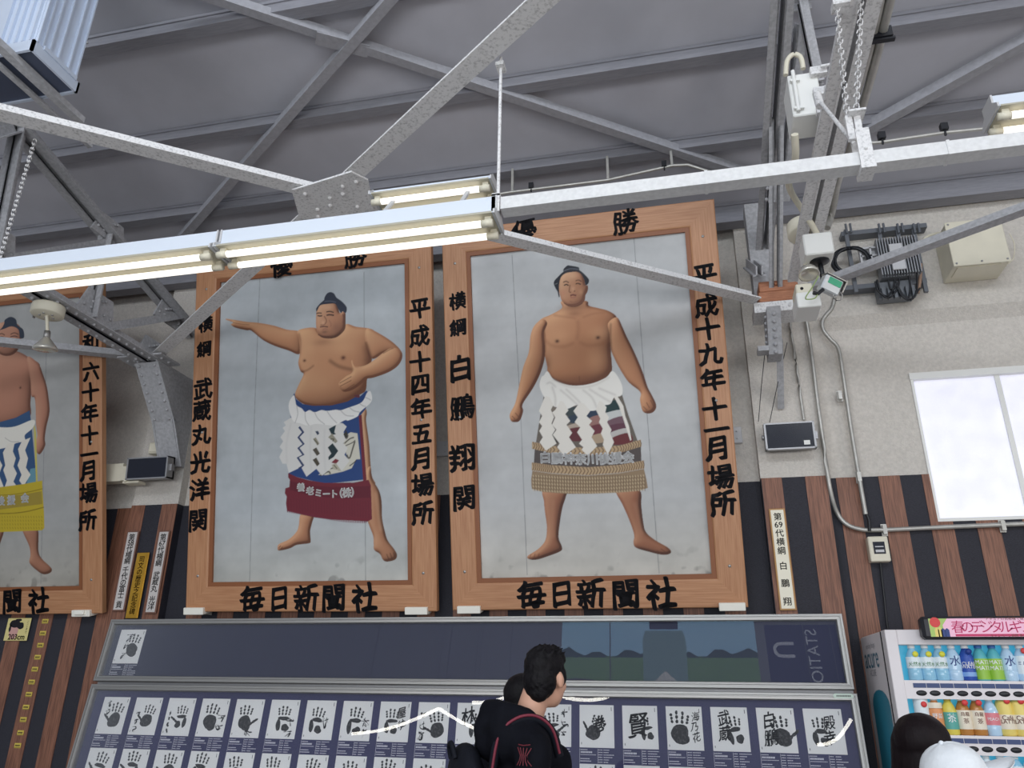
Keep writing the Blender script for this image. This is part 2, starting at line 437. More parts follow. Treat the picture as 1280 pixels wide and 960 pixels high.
t = thing('roof_brace', 'thin crossed steel bars under the roof sheet, above the hanging lamp row', 'roof brace', roofpt(430, 55))
a, b = roofpt(200, -22), roofpt(950, 226); c, d = roofpt(520, -38), roofpt(225, 300)
MB().angle(a, b, .075, .06, .01, 1).build('bar', STEEL_B, t); MB().angle(c+Vector((0, 0, -.02)), d+Vector((0, 0, -.02)), .075, .06, .01, -1).build('bar', STEEL_B, t)
cc = roofpt(428, 56, -.135); MB().bar(cc-Vector((.16, .1, 0)), cc+Vector((.16, .1, 0)), .12, .008).build('gusset_plate', STEEL_B, t)
t = thing('roof_brace', 'dark slanting bar under the roof at right, beyond the chained lamp rail', 'roof brace', roofpt(1180, 120))
q = roofpt(1330, 30); MB().angle(roofpt(1060, 178), q+(q-roofpt(1060, 178)), .085, .07, .01, 1).build('bar', STEEL_B, t)

# horizontal cross brace between the two trusses
ZB = 4.4
NR, NL = Vector((.72, 5.62, ZB)), Vector((-4.72, 5.64, ZB)); CX = onZ(415, 246, ZB)
def rivets(m, c, d, n, step, r=.013, side=None, rows=1, gap=.05):
    d = Vector(d).normalized(); s = d.cross(Vector((0, 0, 1))).normalized() if side is None else Vector(side)
    for k in range(n):
        for j in range(rows): m.ball(Vector(c)+d*(k-(n-1)/2)*step+s*(j-(rows-1)/2)*gap, r, 8, 5)


A0 = onZ(-40, 133, ZB); C0 = onZ(730, -45, ZB); A0 = A0+(A0-CX)*.5; C0 = C0+(C0-CX)*1.1
t = thing('cross_brace', 'speckled pale steel X brace of angle bars passing in front of the portraits', 'steel brace', CX)
MB().angle(A0, CX+(A0-CX).normalized()*.12, .11, .095, .012, -1).build('brace_bar', STEEL, t)
MB().angle(CX+(NR-CX).normalized()*.12, NR-(NR-CX).normalized()*.1, .11, .095, .012, -1).build('brace_bar', STEEL, t)
MB().angle(C0, NL+(C0-NL).normalized()*.12, .11, .1, .012, 1).build('brace_bar', STEEL, t)
m = MB(); dA = (NR-CX).normalized(); dC = (C0-CX).normalized()
m.prism([CX+dC*.34-dA*.05+Vector((0, 0, -.012)), CX+dC*.3+dA*.07+Vector((0, 0, -.012)), CX+dA*.26+Vector((0, 0, -.012)), CX-dC*.24+dA*.1+Vector((0, 0, -.012)), CX-dC*.3-dA*.06+Vector((0, 0, -.012)), CX-dA*.24+Vector((0, 0, -.012))], (0, 0, -.012))
for k in range(7): m.ball(CX+dC*(-.22+.08*k)+dA*.02*(-1)**k+Vector((0, 0, -.026)), .014, 8, 5)
for k in (-2, 2): m.ball(CX+dA*.08*k+Vector((0, 0, -.026)), .014, 8, 5)
m.build('gusset_plate', STEEL, t, label='riveted plate where the bars cross')
B1 = onZ(1340, 240, ZB); B1 = B1+(B1-NR)*1.2
t = thing('brace_bar', 'grey steel angle bar rising to the right in front of the cream wall box', 'steel brace', NR+Vector((.3, 0, 0)))
MB().angle(NR+Vector((.28, -.14, 0)), B1, .085, .08, .012, -1).build('bar', STEEL_D, t)
E1 = onZ(-60, 424, ZB)
t = thing('brace_bar', 'grey steel angle bar crossing the face of the leftmost portrait', 'steel brace', NL)
MB().angle(NL+Vector((-.1, -.02, 0)), E1, .10, .08, .012, 1).build('bar', STEEL_D, t)


# ------------------------------------------------------------------ trusses
def dbl(m, p0, p1, w, h, gap=.03):          # double-angle member with a slot between
    for s in (-1, 1):
        m.bar(p0, p1, .012, h, off=(s*(gap/2+.006), 0)); m.bar(p0, p1, w/2-gap/2, .012, off=(s*(w/4+gap/4), -h/2+.006))
    return m


XL = -4.72
t = thing('roof_truss', 'riveted grey roof truss at left, meeting the wall beside the LED panel', 'roof truss', (XL, 5.6, 3.6))
P = lambda y, z: Vector((XL, y, z))
dbl(MB(), P(5.72, 4.4), P(2.2, 4.4), .24, .10).build('bottom_chord', STEEL_D, t)
dbl(MB(), P(6.15, 4.9), P(3.0, 5.72), .2, .11).build('top_chord', STEEL_D, t)
for a, b in ((P(4.84, 4.42), P(4.80, 5.2)), (P(3.86, 4.42), P(3.76, 5.5)), (P(5.0, 4.42), P(5.85, 4.95)), (P(3.92, 4.45), P(4.86, 5.18)), (P(2.9, 4.45), P(3.7, 5.45))):
    dbl(MB(), a, b, .14, .07, .02).build('web_member', STEEL_D, t)
for (y, z, s) in ((4.86, 4.5, .22), (5.72, 4.86, .2), (4.8, 5.22, .2), (3.82, 4.52, .2), (5.6, 4.42, .2)):
    m = MB(); m.prism([P(y-s, z-.06)+Vector((-.008, 0, 0)), P(y+s, z-.06)+Vector((-.008, 0, 0)), P(y+s*.7, z+s*.75)+Vector((-.008, 0, 0)), P(y-s*.6, z+s*.75)+Vector((-.008, 0, 0))], (.016, 0, 0))
    for k in range(5): m.ball(P(y-s*.7+k*s*.35, z+.0)+Vector((.014, 0, 0)), .014, 8, 5); m.ball(P(y-s*.3+k*s*.15, z+.06+k*.016)+Vector((.014, 0, 0)), .014, 8, 5)
    m.build('gusset_plate', STEEL_D, t)
m = MB()
for k in range(16):
    for s in (-1, 1): m.ball(P(5.6-.1*k, 4.345)+Vector((s*.07, 0, 0)), .014, 8, 5)
m.build('rivet', STEEL_D, t)
# node plate and the haunch that runs down to the pilaster
m = MB(); c = NL+Vector((0, 0, -.03)); m.box((c.x-.26, c.y-.16, c.z-.008), (c.x+.2, c.y+.12, c.z+.008))
for k in range(6):
    for j in range(2): m.ball(c+Vector((-.2+.07*k, -.08+.1*j, -.01)), .014, 8, 5)
m.build('node_plate', STEEL_D, t)
m = MB(); pts = [Vector((XL-.11, 5.55, 4.36)), Vector((XL-.11, 6.2, 4.36)), Vector((XL-.11, 6.2, 3.5)), Vector((XL-.11, 6.13, 3.5)), Vector((XL-.11, 5.9, 3.9))]
m.prism(pts, (.014, 0, 0)); m.prism([p+Vector((.2, 0, 0)) for p in pts], (.014, 0, 0)); m.bar((XL, 5.56, 4.33), (XL, 5.93, 3.88), .24, .014, (0, 1, 0)); m.bar((XL, 5.92, 3.9), (XL, 6.14, 3.5), .24, .014, (0, 1, 0))
for k in range(7):
    for s in (-1, 1): m.ball(Vector((XL+s*.08, 5.57+.055*k, 4.30-.067*k)), .014, 8, 5)
m.build('haunch', STEEL_D, t)

XR = .74
t = thing('roof_truss', 'grey roof truss at right with conduits along it, above the square white camera housing', 'roof truss', (XR, 5.6, 4.0))
P = lambda y, z, x=XR: Vector((x, y, z))
m = MB(); q0, q1 = Vector((.925, 5.30, 4.45)), Vector((.90, 1.9, 4.45))
for s in (-1, 1): m.bar(q0, q1, .068, .012, off=(s*.046, -.05)); m.bar(q0, q1, .012, .12, off=(s*.018, 0)); m.bar(q0, q1, .010, .03, off=(s*.077, -.04))
m.build('bottom_chord', STEEL, t)
dbl(MB(), P(6.15, 5.0, .78), P(3.4, 5.62, .78), .14, .16).build('top_chord', STEEL_D, t)
m = MB(); m.bar(P(5.9, 4.45), P(5.9, 5.45), .16, .16, (0, 1, 0)); m.build('post', STEEL_D, t)
m = MB(); dbl(m, P(5.7, 4.5, .80), P(4.6, 5.32, .80), .1, .07); m.build('web_member', STEEL_D, t)
m = MB(); a, b = onY(1003, 2, 4.25), onY(1024, 104, 4.25); dbl(m, a, b, .10, .06); 
m.build('web_member', STEEL_D, t)
m = MB(); a, b = onY(992, 30, 4.3), onY(972, 250, 5.25); dbl(m, a, b, .16, .10); rivets(m, (a+b)/2+Vector((-.09, 0, -.05)), (b-a), 14, .085, .015)
m.build('web_member', STEEL_D, t)
m = MB(); g = onY(998, 6, 4.3); m.box((g.x-.10, g.y-.01, g.z-.06), (g.x+.08, g.y+.01, g.z+.14)); m.box((g.x-.12, g.y-.05, g.z-.0), (g.x+.2, g.y+.05, g.z+.05)); m.build('gusset_plate', STEEL_D, t)
m = MB(); c = NR
m.box((c.x-.1, c.y-.03, c.z-.09), (c.x+.34, c.y+.2, c.z-.005)); 
for k in range(4): m.ball((c.x+.0+.08*k, c.y-.03, c.z-.05), .013, 8, 5)
m.build('node_plate', STEEL, t)
m = MB(); m.prism([Vector((.70, 5.5, 4.31)), Vector((.70, 5.8, 4.31)), Vector((.70, 5.86, 4.0)), Vector((.70, 5.70, 4.0))], (.1, 0, 0))
for k in range(6): m.ball((.75, 5.53+.03*k, 4.26-.05*k), .015, 8, 5); m.ball((.695, 5.6+.03*k, 4.27-.04*k), .013, 8, 5)
m.box((.62, 5.66, 4.02), (.70, 5.76, 4.06)); m.build('bracket', STEEL_D, t)
m = MB(); m.angle((.795, 5.74, 4.12), (.80, 6.18, 3.72), .05, .05, .008, 1); m.build('knee_brace', STEEL_D, t)
dbl(MB(), P(5.5, 4.62, .68), P(5.95, 4.95, .66), .1, .08).build('web_member', STEEL_D, t)
# timber block clamped on the node
m = MB(); z0 = 4.40
m.bevbox((.665, 5.60, z0), (.965, 5.78, z0+.09), .006); m.bevbox((.675, 5.61, z0+.092), (.965, 5.78, z0+.185), .006); m.ball((.80, 5.602, z0+.15), .014, 8, 5)
single(m, 'timber_block', mat('timber', (184, 124, 90), .6, 0, 0, 6, 0, 0, (2, 30, 30), (148, 94, 66)), 'brown timber block wedged on the steel node beside the camera housing', 'wood block')


# ================================================================== LAMP ROW
RY = 2.775
def lamp(x0, x1, label, y=RY, z=3.592, hh=.074, hook=False):
    t = thing('fluorescent_lamp', label, 'lamp', ((x0+x1)/2, y, z), 'fluorescent lamps on the rail')
    m = MB(); zt = z-.07+hh; sec = [(y-.045, zt), (y+.045, zt), (y+.045, z-.07), (y+.085, z-.10), (y+.085, z-.106), (y-.085, z-.106), (y-.085, z-.10), (y-.045, z-.07)]
    m.prism([(x0, a, b) for a, b in sec], (x1-x0, 0, 0)); hs = m.build('housing', mat('lamp_housing', (214, 222, 234), .45), t)
    m = MB(); m.prism([(x0+.012, a, b) for a, b in ((y+.047, z-.0705), (y+.0865, z-.1005), (y+.0865, z-.108), (y-.0865, z-.108), (y-.0865, z-.1005), (y-.047, z-.0705))], (x1-x0-.024, 0, 0)); m.build('reflector', mat('lamp_reflector', (178, 173, 156), .6), hs, label='cream reflector')
    for k in (-1, 1):
        m = MB(); m.tube([(x0+.045, y+k*.05, z-.135), (x1-.045, y+k*.05, z-.135)], .0155, 14); tb_ = m.build('tube', TUBE, t, label='glowing white tube')
        for xe, s in ((x0+.035, 1), (x1-.035, -1)):
            m = MB(); m.lathe([(.0, -.03), (.017, -.03), (.017, .02), (.0, .02)], (xe, y+k*.05, z-.135), 14, (1, 0, 0)); m.box((xe-.014, y+k*.05-.012, z-.13), (xe+.014, y+k*.05+.012, z-.104)); m.build('socket', CREAM, tb_)
    for xe in (x0+.002, x1-.002):
        m = MB(); sec = [(y-.09, z-.11), (y+.09, z-.11), (y+.09, z-.09), (y+.05, z-.06), (y+.05, zt+.002), (y-.05, zt+.002), (y-.05, z-.06), (y-.09, z-.09)]
        m.prism([(xe-.004, a, b) for a, b in sec], (.008, 0, 0)); m.build('end_plate', GREYB, t)
    if hook:
        m = MB()
        for xe in (x0+.12, x1-.12): m.bar((xe, RY+.03, 3.60), (xe, y, zt-.01), .02, .012)
        m.build('arm', GREYB, t)
    return t


x_end, x_mid, x_l = onY(624, 270, RY).x, onY(281, 300, RY).x, -3.44
lamp(x_mid+.008, x_end, 'twin tube strip lamp above the middle portrait, nearer the rod end of the rail')
lamp(x_l, x_mid-.008, 'twin tube strip lamp at the left, over the leftmost portrait')
# rail the lamps hang from
m = MB(); x0, x1 = x_end+.012, 3.2
m.box((x0, RY-.035, 3.534), (x1, RY+.035, 3.595))
for px in (880, 1078, 1185):
    xx = onY(px, 200, RY).x; m.box((xx-.006, RY-.038, 3.531), (xx+.006, RY+.038, 3.598))
single(m, 'lamp_rail', mat('rail_paint', (222, 222, 222), .5, 0, .08, 50), 'long white channel rail carrying the strip lamps, parallel to the wall', 'rail')
# second lamp on the wall side of the rail, far right
xx = onY(1240, 156, 3.02).x
lamp(xx, xx+1.3, 'strip lamp at the far right edge, behind the white rail', 3.02, 3.985, .05, True)
xx = onY(619, 241, 3.02).x
lamp(xx-.62, xx, 'short strip lamp half hidden behind the front lamp row, near the speckled rod', 3.02, 3.958, .01, True)
# rods and chains
def rod(px, py, zb, label, name='hanger_rod'):
    p = onZ(px, py, ZB); m = MB(); m.tube([(p.x, RY, zb), (p.x, RY, ZB+.02)], .008, 8)
    m.lathe([(0, 0), (.016, 0), (.016, .02), (0, .02)], (p.x, RY, ZB-.03), 8); m.box((p.x-.018, RY-.045, zb-.01), (p.x+.018, RY+.045, zb+.004)); m.box((p.x-.018, RY-.045, zb-.09), (p.x+.018, RY-.04, zb)); m.box((p.x-.02, RY-.03, ZB-.05), (p.x+.02, RY+.03, ZB-.03))
    return single(m, name, STEEL, label, 'hanger', 'hangers of the lamp rail')


rod(625, 72, 3.608, 'speckled threaded rod between the X brace and the lamp end, above the middle portraits')
def links(m, p0, p1, r=.011, pitch=.028):
    p0, p1 = Vector(p0), Vector(p1); n = max(2, int((p1-p0).length/pitch)); d = (p1-p0).normalized(); s = d.cross(Vector((.3, 1, .1))).normalized(); u = d.cross(s)
    for k in range(n):
        c = p0+(p1-p0)*((k+.5)/n); w = s if k % 2 else u
        m.tube([c+d*(math.cos(a)*pitch*.72)+w*(math.sin(a)*r) for a in [2*math.pi*i/8 for i in range(9)]], .0035, 5, False)
    return m


p = onZ(48, 174, ZB); m = links(MB(), (p.x, RY, 3.608), (p.x, RY, ZB-.02)); m.box((p.x-.02, RY-.04, 3.597), (p.x+.02, RY+.04, 3.608))
single(m, 'hanging_chain', STEEL, 'chain holding the left lamp, hanging under the long pale brace', 'chain', 'chains of the lamp rail')
xc = onY(1077, 190, RY).x
top = onZ(1046, 8, 4.385); m = links(MB(), (xc-.03, RY, 3.80), top); m.box((top.x-.02, top.y-.03, 4.37), (top.x+.05, top.y+.03, 4.40))
single(m, 'hanging_chain', STEEL, 'slanting chain from the steel chord to the rail clamp at right', 'chain', 'chains of the lamp rail')
top = onY(1079, -60, RY); m = links(MB(), (xc+.005, RY, 3.80), top)
single(m, 'hanging_chain', STEEL, 'upright chain rising from the rail clamp past the conduits', 'chain', 'chains of the lamp rail')
m = MB()
for s in (-1, 1): m.box((xc-.022, RY+s*.043-.003, 3.534), (xc+.03, RY+s*.043+.003, 3.70)); m.box((xc-.02+.016*s-.004, RY-.01, 3.68), (xc-.02+.016*s+.022, RY+.01, 3.80))
m.box((xc-.03, RY-.045, 3.79), (xc+.035, RY+.045, 3.80)); m.box((xc-.024, RY-.048, 3.51), (xc+.032, RY+.048, 3.533)); m.ball((xc+.005, RY-.047, 3.60), .008, 8, 5)
single(m, 'rail_clamp', STEEL, 'steel hanger clamp on the white rail under the two chains', 'clamp')
m = MB(); a = onY(1024, 126, RY+.25); m.tube([a, (xc-.02, RY, 3.66)], .009, 8); m.tube([a+Vector((0, 0, -.03)), a+Vector((0, .02, .06))], .02, 8)
single(m, 'stay_rod', STEEL, 'short pale stay rod between the white switch box and the rail clamp', 'rod')
# thin electric tube with clips along the second purlin
m = MB(); pts = [onY(px, py, 5.265) for px, py in ((470, 268), (640, 240), (760, 225), (840, 207), (860, 206), (885, 214), (905, 220))]
m.tube(pts, .012, 8)
for q in pts[1:4]: m.box((q.x-.01, 5.27, q.z), (q.x+.01, 5.29, 5.712))
single(m, 'conduit', PIPE, 'thin pale conduit clipped along the purlin above the right portrait', 'pipe', 'thin roof conduits')
for px, py in ((664, 232), (830, 205)):
    p = onY(px, py, 5.26); m = MB(); m.box((p.x-.02, p.y-.02, p.z-.03), (p.x+.02, p.y+.02, p.z+.02)); m.box((p.x-.006, p.y-.006, p.z-.06), (p.x+.006, p.y+.006, p.z-.03))
    single(m, 'conduit_clip', BLACKP, 'small dark clip on the thin conduit, %s' % ('above the 優 of the right portrait' if px < 700 else 'where the conduit bends down'), 'clip')
m = MB(); pts = [onY(px, py, 4.6) for px, py in ((1085, 179), (1100, 178), (1180, 166), (1240, 160), (1300, 152))]; m.tube(pts, .012, 8)
single(m, 'conduit', PIPE, 'thin pale conduit just above the white rail at the far right', 'pipe', 'thin roof conduits')
for px, py in ((1102, 171), (1180, 160)):
    p = onY(px, py, 4.59); m = MB(); m.box((p.x-.022, p.y-.02, p.z-.02), (p.x+.022, p.y+.02, p.z+.03)); m.box((p.x-.006, p.y-.006, p.z-.06), (p.x+.006, p.y+.006, p.z-.02))
    single(m, 'conduit_clip', BLACKP, 'small dark clip on the right conduit, %s' % ('beside the chain clamp' if px < 1150 else 'near the far right lamp'), 'clip')


# ================================================================== PORTRAITS
def plane_matrix(o, lean, rot=0.):
    u = Vector((math.cos(rot), 0, math.sin(rot))); v = Vector((-math.sin(rot)*math.cos(lean), -math.sin(lean), math.cos(lean)*math.cos(rot))).normalized(); w = u.cross(v).normalized(); v = w.cross(u)
    return Matrix(((u.x, v.x, w.x, o[0]), (u.y, v.y, w.y, o[1]), (u.z, v.z, w.z, o[2]), (0, 0, 0, 1)))


PW, PH, FWD = 2.28, 3.17, .245
def rail_prism(m, quad, prof):   # frame member: quad = outer a,b / inner b,a corners; rounded profile heights across the width
    (ax, ay), (bx, by), (cx, cy), (dx, dy) = quad; n = len(prof); V = []; F = []
    for t, h in prof:
        V.append((ax+(dx-ax)*t, ay+(dy-ay)*t, h)); V.append((bx+(cx-bx)*t, by+(cy-by)*t, h))
    for i in range(n-1): F.append((2*i, 2*i+1, 2*i+3, 2*i+2))
    F.append(tuple(range(0, 2*n, 2))[::-1]); F.append(tuple(range(1, 2*n, 2)))
    return m.add(V, F)


PROF = [(0, -.06), (0, -.006), (.03, 0), (.80, 0), (.84, -.004), (.86, -.010), (.93, -.012), (1, -.028), (1, -.06)]
def portrait(M, label, left, right, top, bottom, extra=()):
    t = thing('framed_portrait', label, 'portrait', M=M, group='framed wrestler portraits'); W_, H_, f = PW, PH, FWD
    for nm, q, mt in (('frame_rail', [(0, 0), (W_, 0), (W_-f, f), (f, f)], FRAMEH), ('frame_rail', [(W_, H_), (0, H_), (f, H_-f), (W_-f, H_-f)], FRAMEH),
                      ('frame_stile', [(0, H_), (0, 0), (f, f), (f, H_-f)], FRAMEV), ('frame_stile', [(W_, 0), (W_, H_), (W_-f, H_-f), (W_-f, f)], FRAMEV)):
        m = rail_prism(MB(), q, PROF); m.v = [M @ v for v in m.v]; m.build(nm, mt, t)
    m = MB()
    for a, b in (((f*.86, f*.86), (W_-f*.86, f)), ((f*.86, H_-f), (W_-f*.86, H_-f*.86)), ((f*.86, f), (f, H_-f)), ((W_-f, f), (W_-f*.86, H_-f))): m.box((a[0], a[1], -.03), (b[0], b[1], -.006))
    m.v = [M @ v for v in m.v]; m.build('inner_lip', LIP, t)
    m = MB().box((0.02, .02, -.075), (W_-.02, H_-.02, -.045)); m.v = [M @ v for v in m.v]; m.build('back_board', LIP, t)
    for nm, chars in (('lettering', left), ('lettering', right), ('lettering', top), ('lettering', bottom)):
        if not chars: continue
        m = MB()
        for ch, px, py, sz in chars:
            x, y = on_plane(M, px, py, .002); put(m, ch, x, y, sz, .002, .038, .13)
        m.v = [M @ v for v in m.v]; m.build(nm, INK, t)
    m = MB()
    for x, y in ((.11, .3), (W_-.11, H_-.3), (.11, H_-.3), (W_-.11, .3), (.11, 1.55), (W_-.11, 1.55)): m.lathe([(0, .004), (.009, .004), (.012, 0)], (x, y, 0), 10)
    m.v = [M @ v for v in m.v]; m.build('screw', ALU, t)
    return t


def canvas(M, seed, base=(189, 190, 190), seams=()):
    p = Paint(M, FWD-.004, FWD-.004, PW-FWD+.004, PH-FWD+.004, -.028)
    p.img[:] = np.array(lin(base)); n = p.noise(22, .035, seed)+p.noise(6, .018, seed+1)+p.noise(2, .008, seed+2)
    streak = p.blur(np.random.default_rng(seed+3).standard_normal((p.ny, 1))@np.ones((1, p.nx))+np.random.default_rng(seed+4).standard_normal((p.ny, p.nx))*.6, 4)*.05
    p.img *= (1+n+streak)[..., None]
    g = np.linspace(0, 1, p.ny)[:, None, None]; p.img *= 1+np.clip((.22-g)/.22, 0, 1)*np.array([.06, .0, -.10])
    q = np.clip(p.noise(5, 1, seed+6)-1.3, 0, 1)*np.clip((.1-np.linspace(0, 1, p.ny))/.1, 0, 1)[:, None]; p.img *= 1-.4*q[..., None]
    for s in seams: p.line(s, .9, (120, 122, 124), .75, smooth=False)
    return p


SK, SKD, SKL = (176, 122, 88), (100, 60, 43), (214, 162, 122)
HAIR = (40, 42, 50)
# ---- right portrait: wrestler standing square with both arms at his sides
MR = plane_matrix((-1.8868, 6.132, 2.1703), .2336, .0013)
tR = portrait(MR, 'framed portrait of a wrestler standing square, arms hanging and fists closed', 
    [('横', 572, 376, .155), ('綱', 573, 409, .155), ('白', 575.5, 460, .235), ('鵬', 577.5, 509, .215), ('翔', 578.5, 572, .235), ('関', 580, 622, .215)],
    [('平', 880.5, 343, .19), ('成', 883, 382, .19), ('十', 885, 411, .19), ('九', 888, 442, .19), ('年', 891, 474, .19), ('十', 893.5, 511, .19), ('一', 896, 537, .19), ('月', 897.5, 560, .2), ('場', 901, 596, .2), ('所', 904, 629, .2)],
    [('優', 655, 288, .215), ('勝', 781.5, 277, .215)],
    [('毎', 664, 743, .235), ('日', 702, 742, .21), ('新', 739, 742, .235), ('聞', 782, 742.5, .235), ('社', 827, 742, .235)])
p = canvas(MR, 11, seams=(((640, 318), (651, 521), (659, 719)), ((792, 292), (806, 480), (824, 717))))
for pts in (((705, 700), (745, 703), (800, 697), (835, 700)), ((640, 706), (690, 702), (700, 694), (660, 699))): p.fill(pts, (150, 146, 140), alpha=.35, soft=4)
legL = [(679.4, 612), (680, 627), (681, 639), (683.5, 658), (681.8, 675), (673, 686), (660, 694.5), (660.5, 698.6), (669.5, 699.8), (683, 696), (700.7, 689), (702.3, 683), (698.2, 671.6), (700, 652), (703.2, 634), (707.3, 621), (707.3, 612)]
legR = [(770.4, 612), (778, 630.5), (786, 648.6), (792.6, 668), (791.8, 678), (795, 684.7), (810.6, 689.6), (825.4, 693.2), (835.2, 693), (839, 689.6), (834.4, 684), (818.8, 675), (807.4, 665), (804, 652), (801.6, 632), (799, 612)]
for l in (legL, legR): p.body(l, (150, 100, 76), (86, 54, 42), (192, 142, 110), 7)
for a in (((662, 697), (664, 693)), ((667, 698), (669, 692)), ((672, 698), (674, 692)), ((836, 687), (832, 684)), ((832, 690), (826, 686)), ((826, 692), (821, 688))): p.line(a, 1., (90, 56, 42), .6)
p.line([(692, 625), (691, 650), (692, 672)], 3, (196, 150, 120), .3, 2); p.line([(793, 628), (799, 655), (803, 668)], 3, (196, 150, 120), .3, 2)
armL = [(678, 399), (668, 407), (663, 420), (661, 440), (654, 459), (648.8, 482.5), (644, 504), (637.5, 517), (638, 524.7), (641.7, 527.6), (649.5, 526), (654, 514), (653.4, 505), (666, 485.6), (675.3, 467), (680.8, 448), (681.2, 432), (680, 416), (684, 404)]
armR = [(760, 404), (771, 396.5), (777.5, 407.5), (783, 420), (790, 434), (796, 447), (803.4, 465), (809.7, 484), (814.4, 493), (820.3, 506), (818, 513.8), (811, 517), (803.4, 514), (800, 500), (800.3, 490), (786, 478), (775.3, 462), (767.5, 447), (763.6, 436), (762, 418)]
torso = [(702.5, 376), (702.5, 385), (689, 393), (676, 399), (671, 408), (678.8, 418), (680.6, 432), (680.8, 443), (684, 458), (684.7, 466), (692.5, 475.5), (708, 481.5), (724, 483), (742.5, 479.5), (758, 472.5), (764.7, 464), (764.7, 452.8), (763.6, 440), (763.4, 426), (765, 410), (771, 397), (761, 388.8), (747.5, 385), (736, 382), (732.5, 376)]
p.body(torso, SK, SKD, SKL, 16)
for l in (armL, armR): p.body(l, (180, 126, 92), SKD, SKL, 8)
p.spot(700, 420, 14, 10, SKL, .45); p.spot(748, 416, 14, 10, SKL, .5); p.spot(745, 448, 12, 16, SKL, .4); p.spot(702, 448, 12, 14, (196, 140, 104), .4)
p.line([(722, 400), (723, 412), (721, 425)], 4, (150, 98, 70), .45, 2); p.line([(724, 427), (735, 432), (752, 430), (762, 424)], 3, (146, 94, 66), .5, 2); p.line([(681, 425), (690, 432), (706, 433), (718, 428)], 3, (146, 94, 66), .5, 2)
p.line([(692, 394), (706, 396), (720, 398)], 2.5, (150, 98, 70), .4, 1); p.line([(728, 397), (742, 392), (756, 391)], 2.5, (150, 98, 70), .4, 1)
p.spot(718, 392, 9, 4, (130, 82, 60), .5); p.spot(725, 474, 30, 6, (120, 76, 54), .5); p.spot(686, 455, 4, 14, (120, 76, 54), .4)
for x, y in ((696.5, 426.5), (747.5, 422)): p.spot(x, y, 2.6, 2.2, (74, 42, 36), .95)
p.line([(680, 407), (680.5, 425), (681, 440)], 1.6, (92, 56, 40), .7, 1); p.line([(763.5, 404), (763, 422), (764, 440)], 1.8, (92, 56, 40), .75, 1)
p.line([(724, 470), (724.5, 478)], 1.2, (110, 70, 50), .6)
for a in (((640, 520), (644, 524)), ((644, 516), (649, 522)), ((808, 503), (812, 510)), ((804, 508), (809, 513)), ((813, 500), (817, 508))): p.line(a, 1.2, (100, 62, 46), .7)
# head
face = [(699.7, 348), (704, 341), (712, 338.5), (721, 338.5), (727, 342), (730.5, 349), (732, 356), (734.7, 357), (735, 362), (733.3, 366.5), (731.8, 369), (731, 375), (727, 380), (720, 383), (711, 382.6), (705.5, 379.5), (702, 375.5), (700.4, 370), (699, 364), (698.6, 357)]
p.spot(717, 384, 16, 5, (120, 76, 56), .65)
p.body(face, (184, 132, 100), (118, 76, 58), (218, 172, 136), 8)
hair = [(704, 340), (704.4, 336.5), (709, 332), (713, 332), (723, 334), (724.2, 337.5), (727.6, 340), (732.5, 344.7), (736, 349), (736, 352.7), (734.3, 355.6), (731.9, 356), (730, 349), (726, 342.6), (720.5, 339.8), (712, 340.4), (705.5, 342.4), (701, 347), (699, 355.6), (698.8, 363), (699.5, 371), (698.2, 370.5), (696.8, 364.4), (694.6, 360.7), (692.2, 355), (693, 351), (697.5, 346), (702.4, 341)]
p.fill(hair, HAIR); p.line([(704.5, 338.8), (713, 336), (723, 336.6)], 1.4, (104, 108, 118), .7); p.line([(693.5, 355.5), (697, 354)], .8, (150, 150, 150), .6)
for a, w, c, al in ((((704, 353), (707.5, 351.6), (711, 353.4)), 1.5, (70, 46, 40), .8), (((719.5, 351.2), (723, 350), (727, 352)), 1.4, (70, 46, 40), .75), (((705, 356.8), (708, 355.6), (710.8, 357)), 1.6, (46, 32, 30), .95), (((719.5, 355), (722.5, 354.2), (726, 355.6)), 1.5, (46, 32, 30), .9),
                (((712.5, 356), (711.8, 361), (711.5, 364.6), (714, 365.6)), 1.6, (120, 76, 58), .7), (((717.6, 364.6), (718.6, 363)), 1.6, (80, 48, 40), .8), (((712.8, 369.6), (716, 368.6), (720.4, 369.4)), 2., (104, 54, 50), .9), (((713, 371.4), (716.4, 372.2), (720, 371)), 1.4, (160, 100, 86), .7), (((712, 376.6), (717, 378), (723, 376.4)), 2, (140, 96, 76), .5), (((705, 378.6), (712, 382.8), (721, 382.8), (728, 379)), 1.4, (96, 60, 46), .7), (((733, 358), (733.4, 364)), 1.1, (110, 68, 54), .7)):
    p.line(a, w, c, al, 0)
p.spot(716, 345, 7, 4, (222, 178, 142), .4); p.spot(716.4, 361, 2.2, 3, (222, 176, 140), .5); p.spot(704, 366, 3.5, 5, (196, 130, 104), .4); p.spot(726, 365, 3, 4, (214, 164, 126), .4)
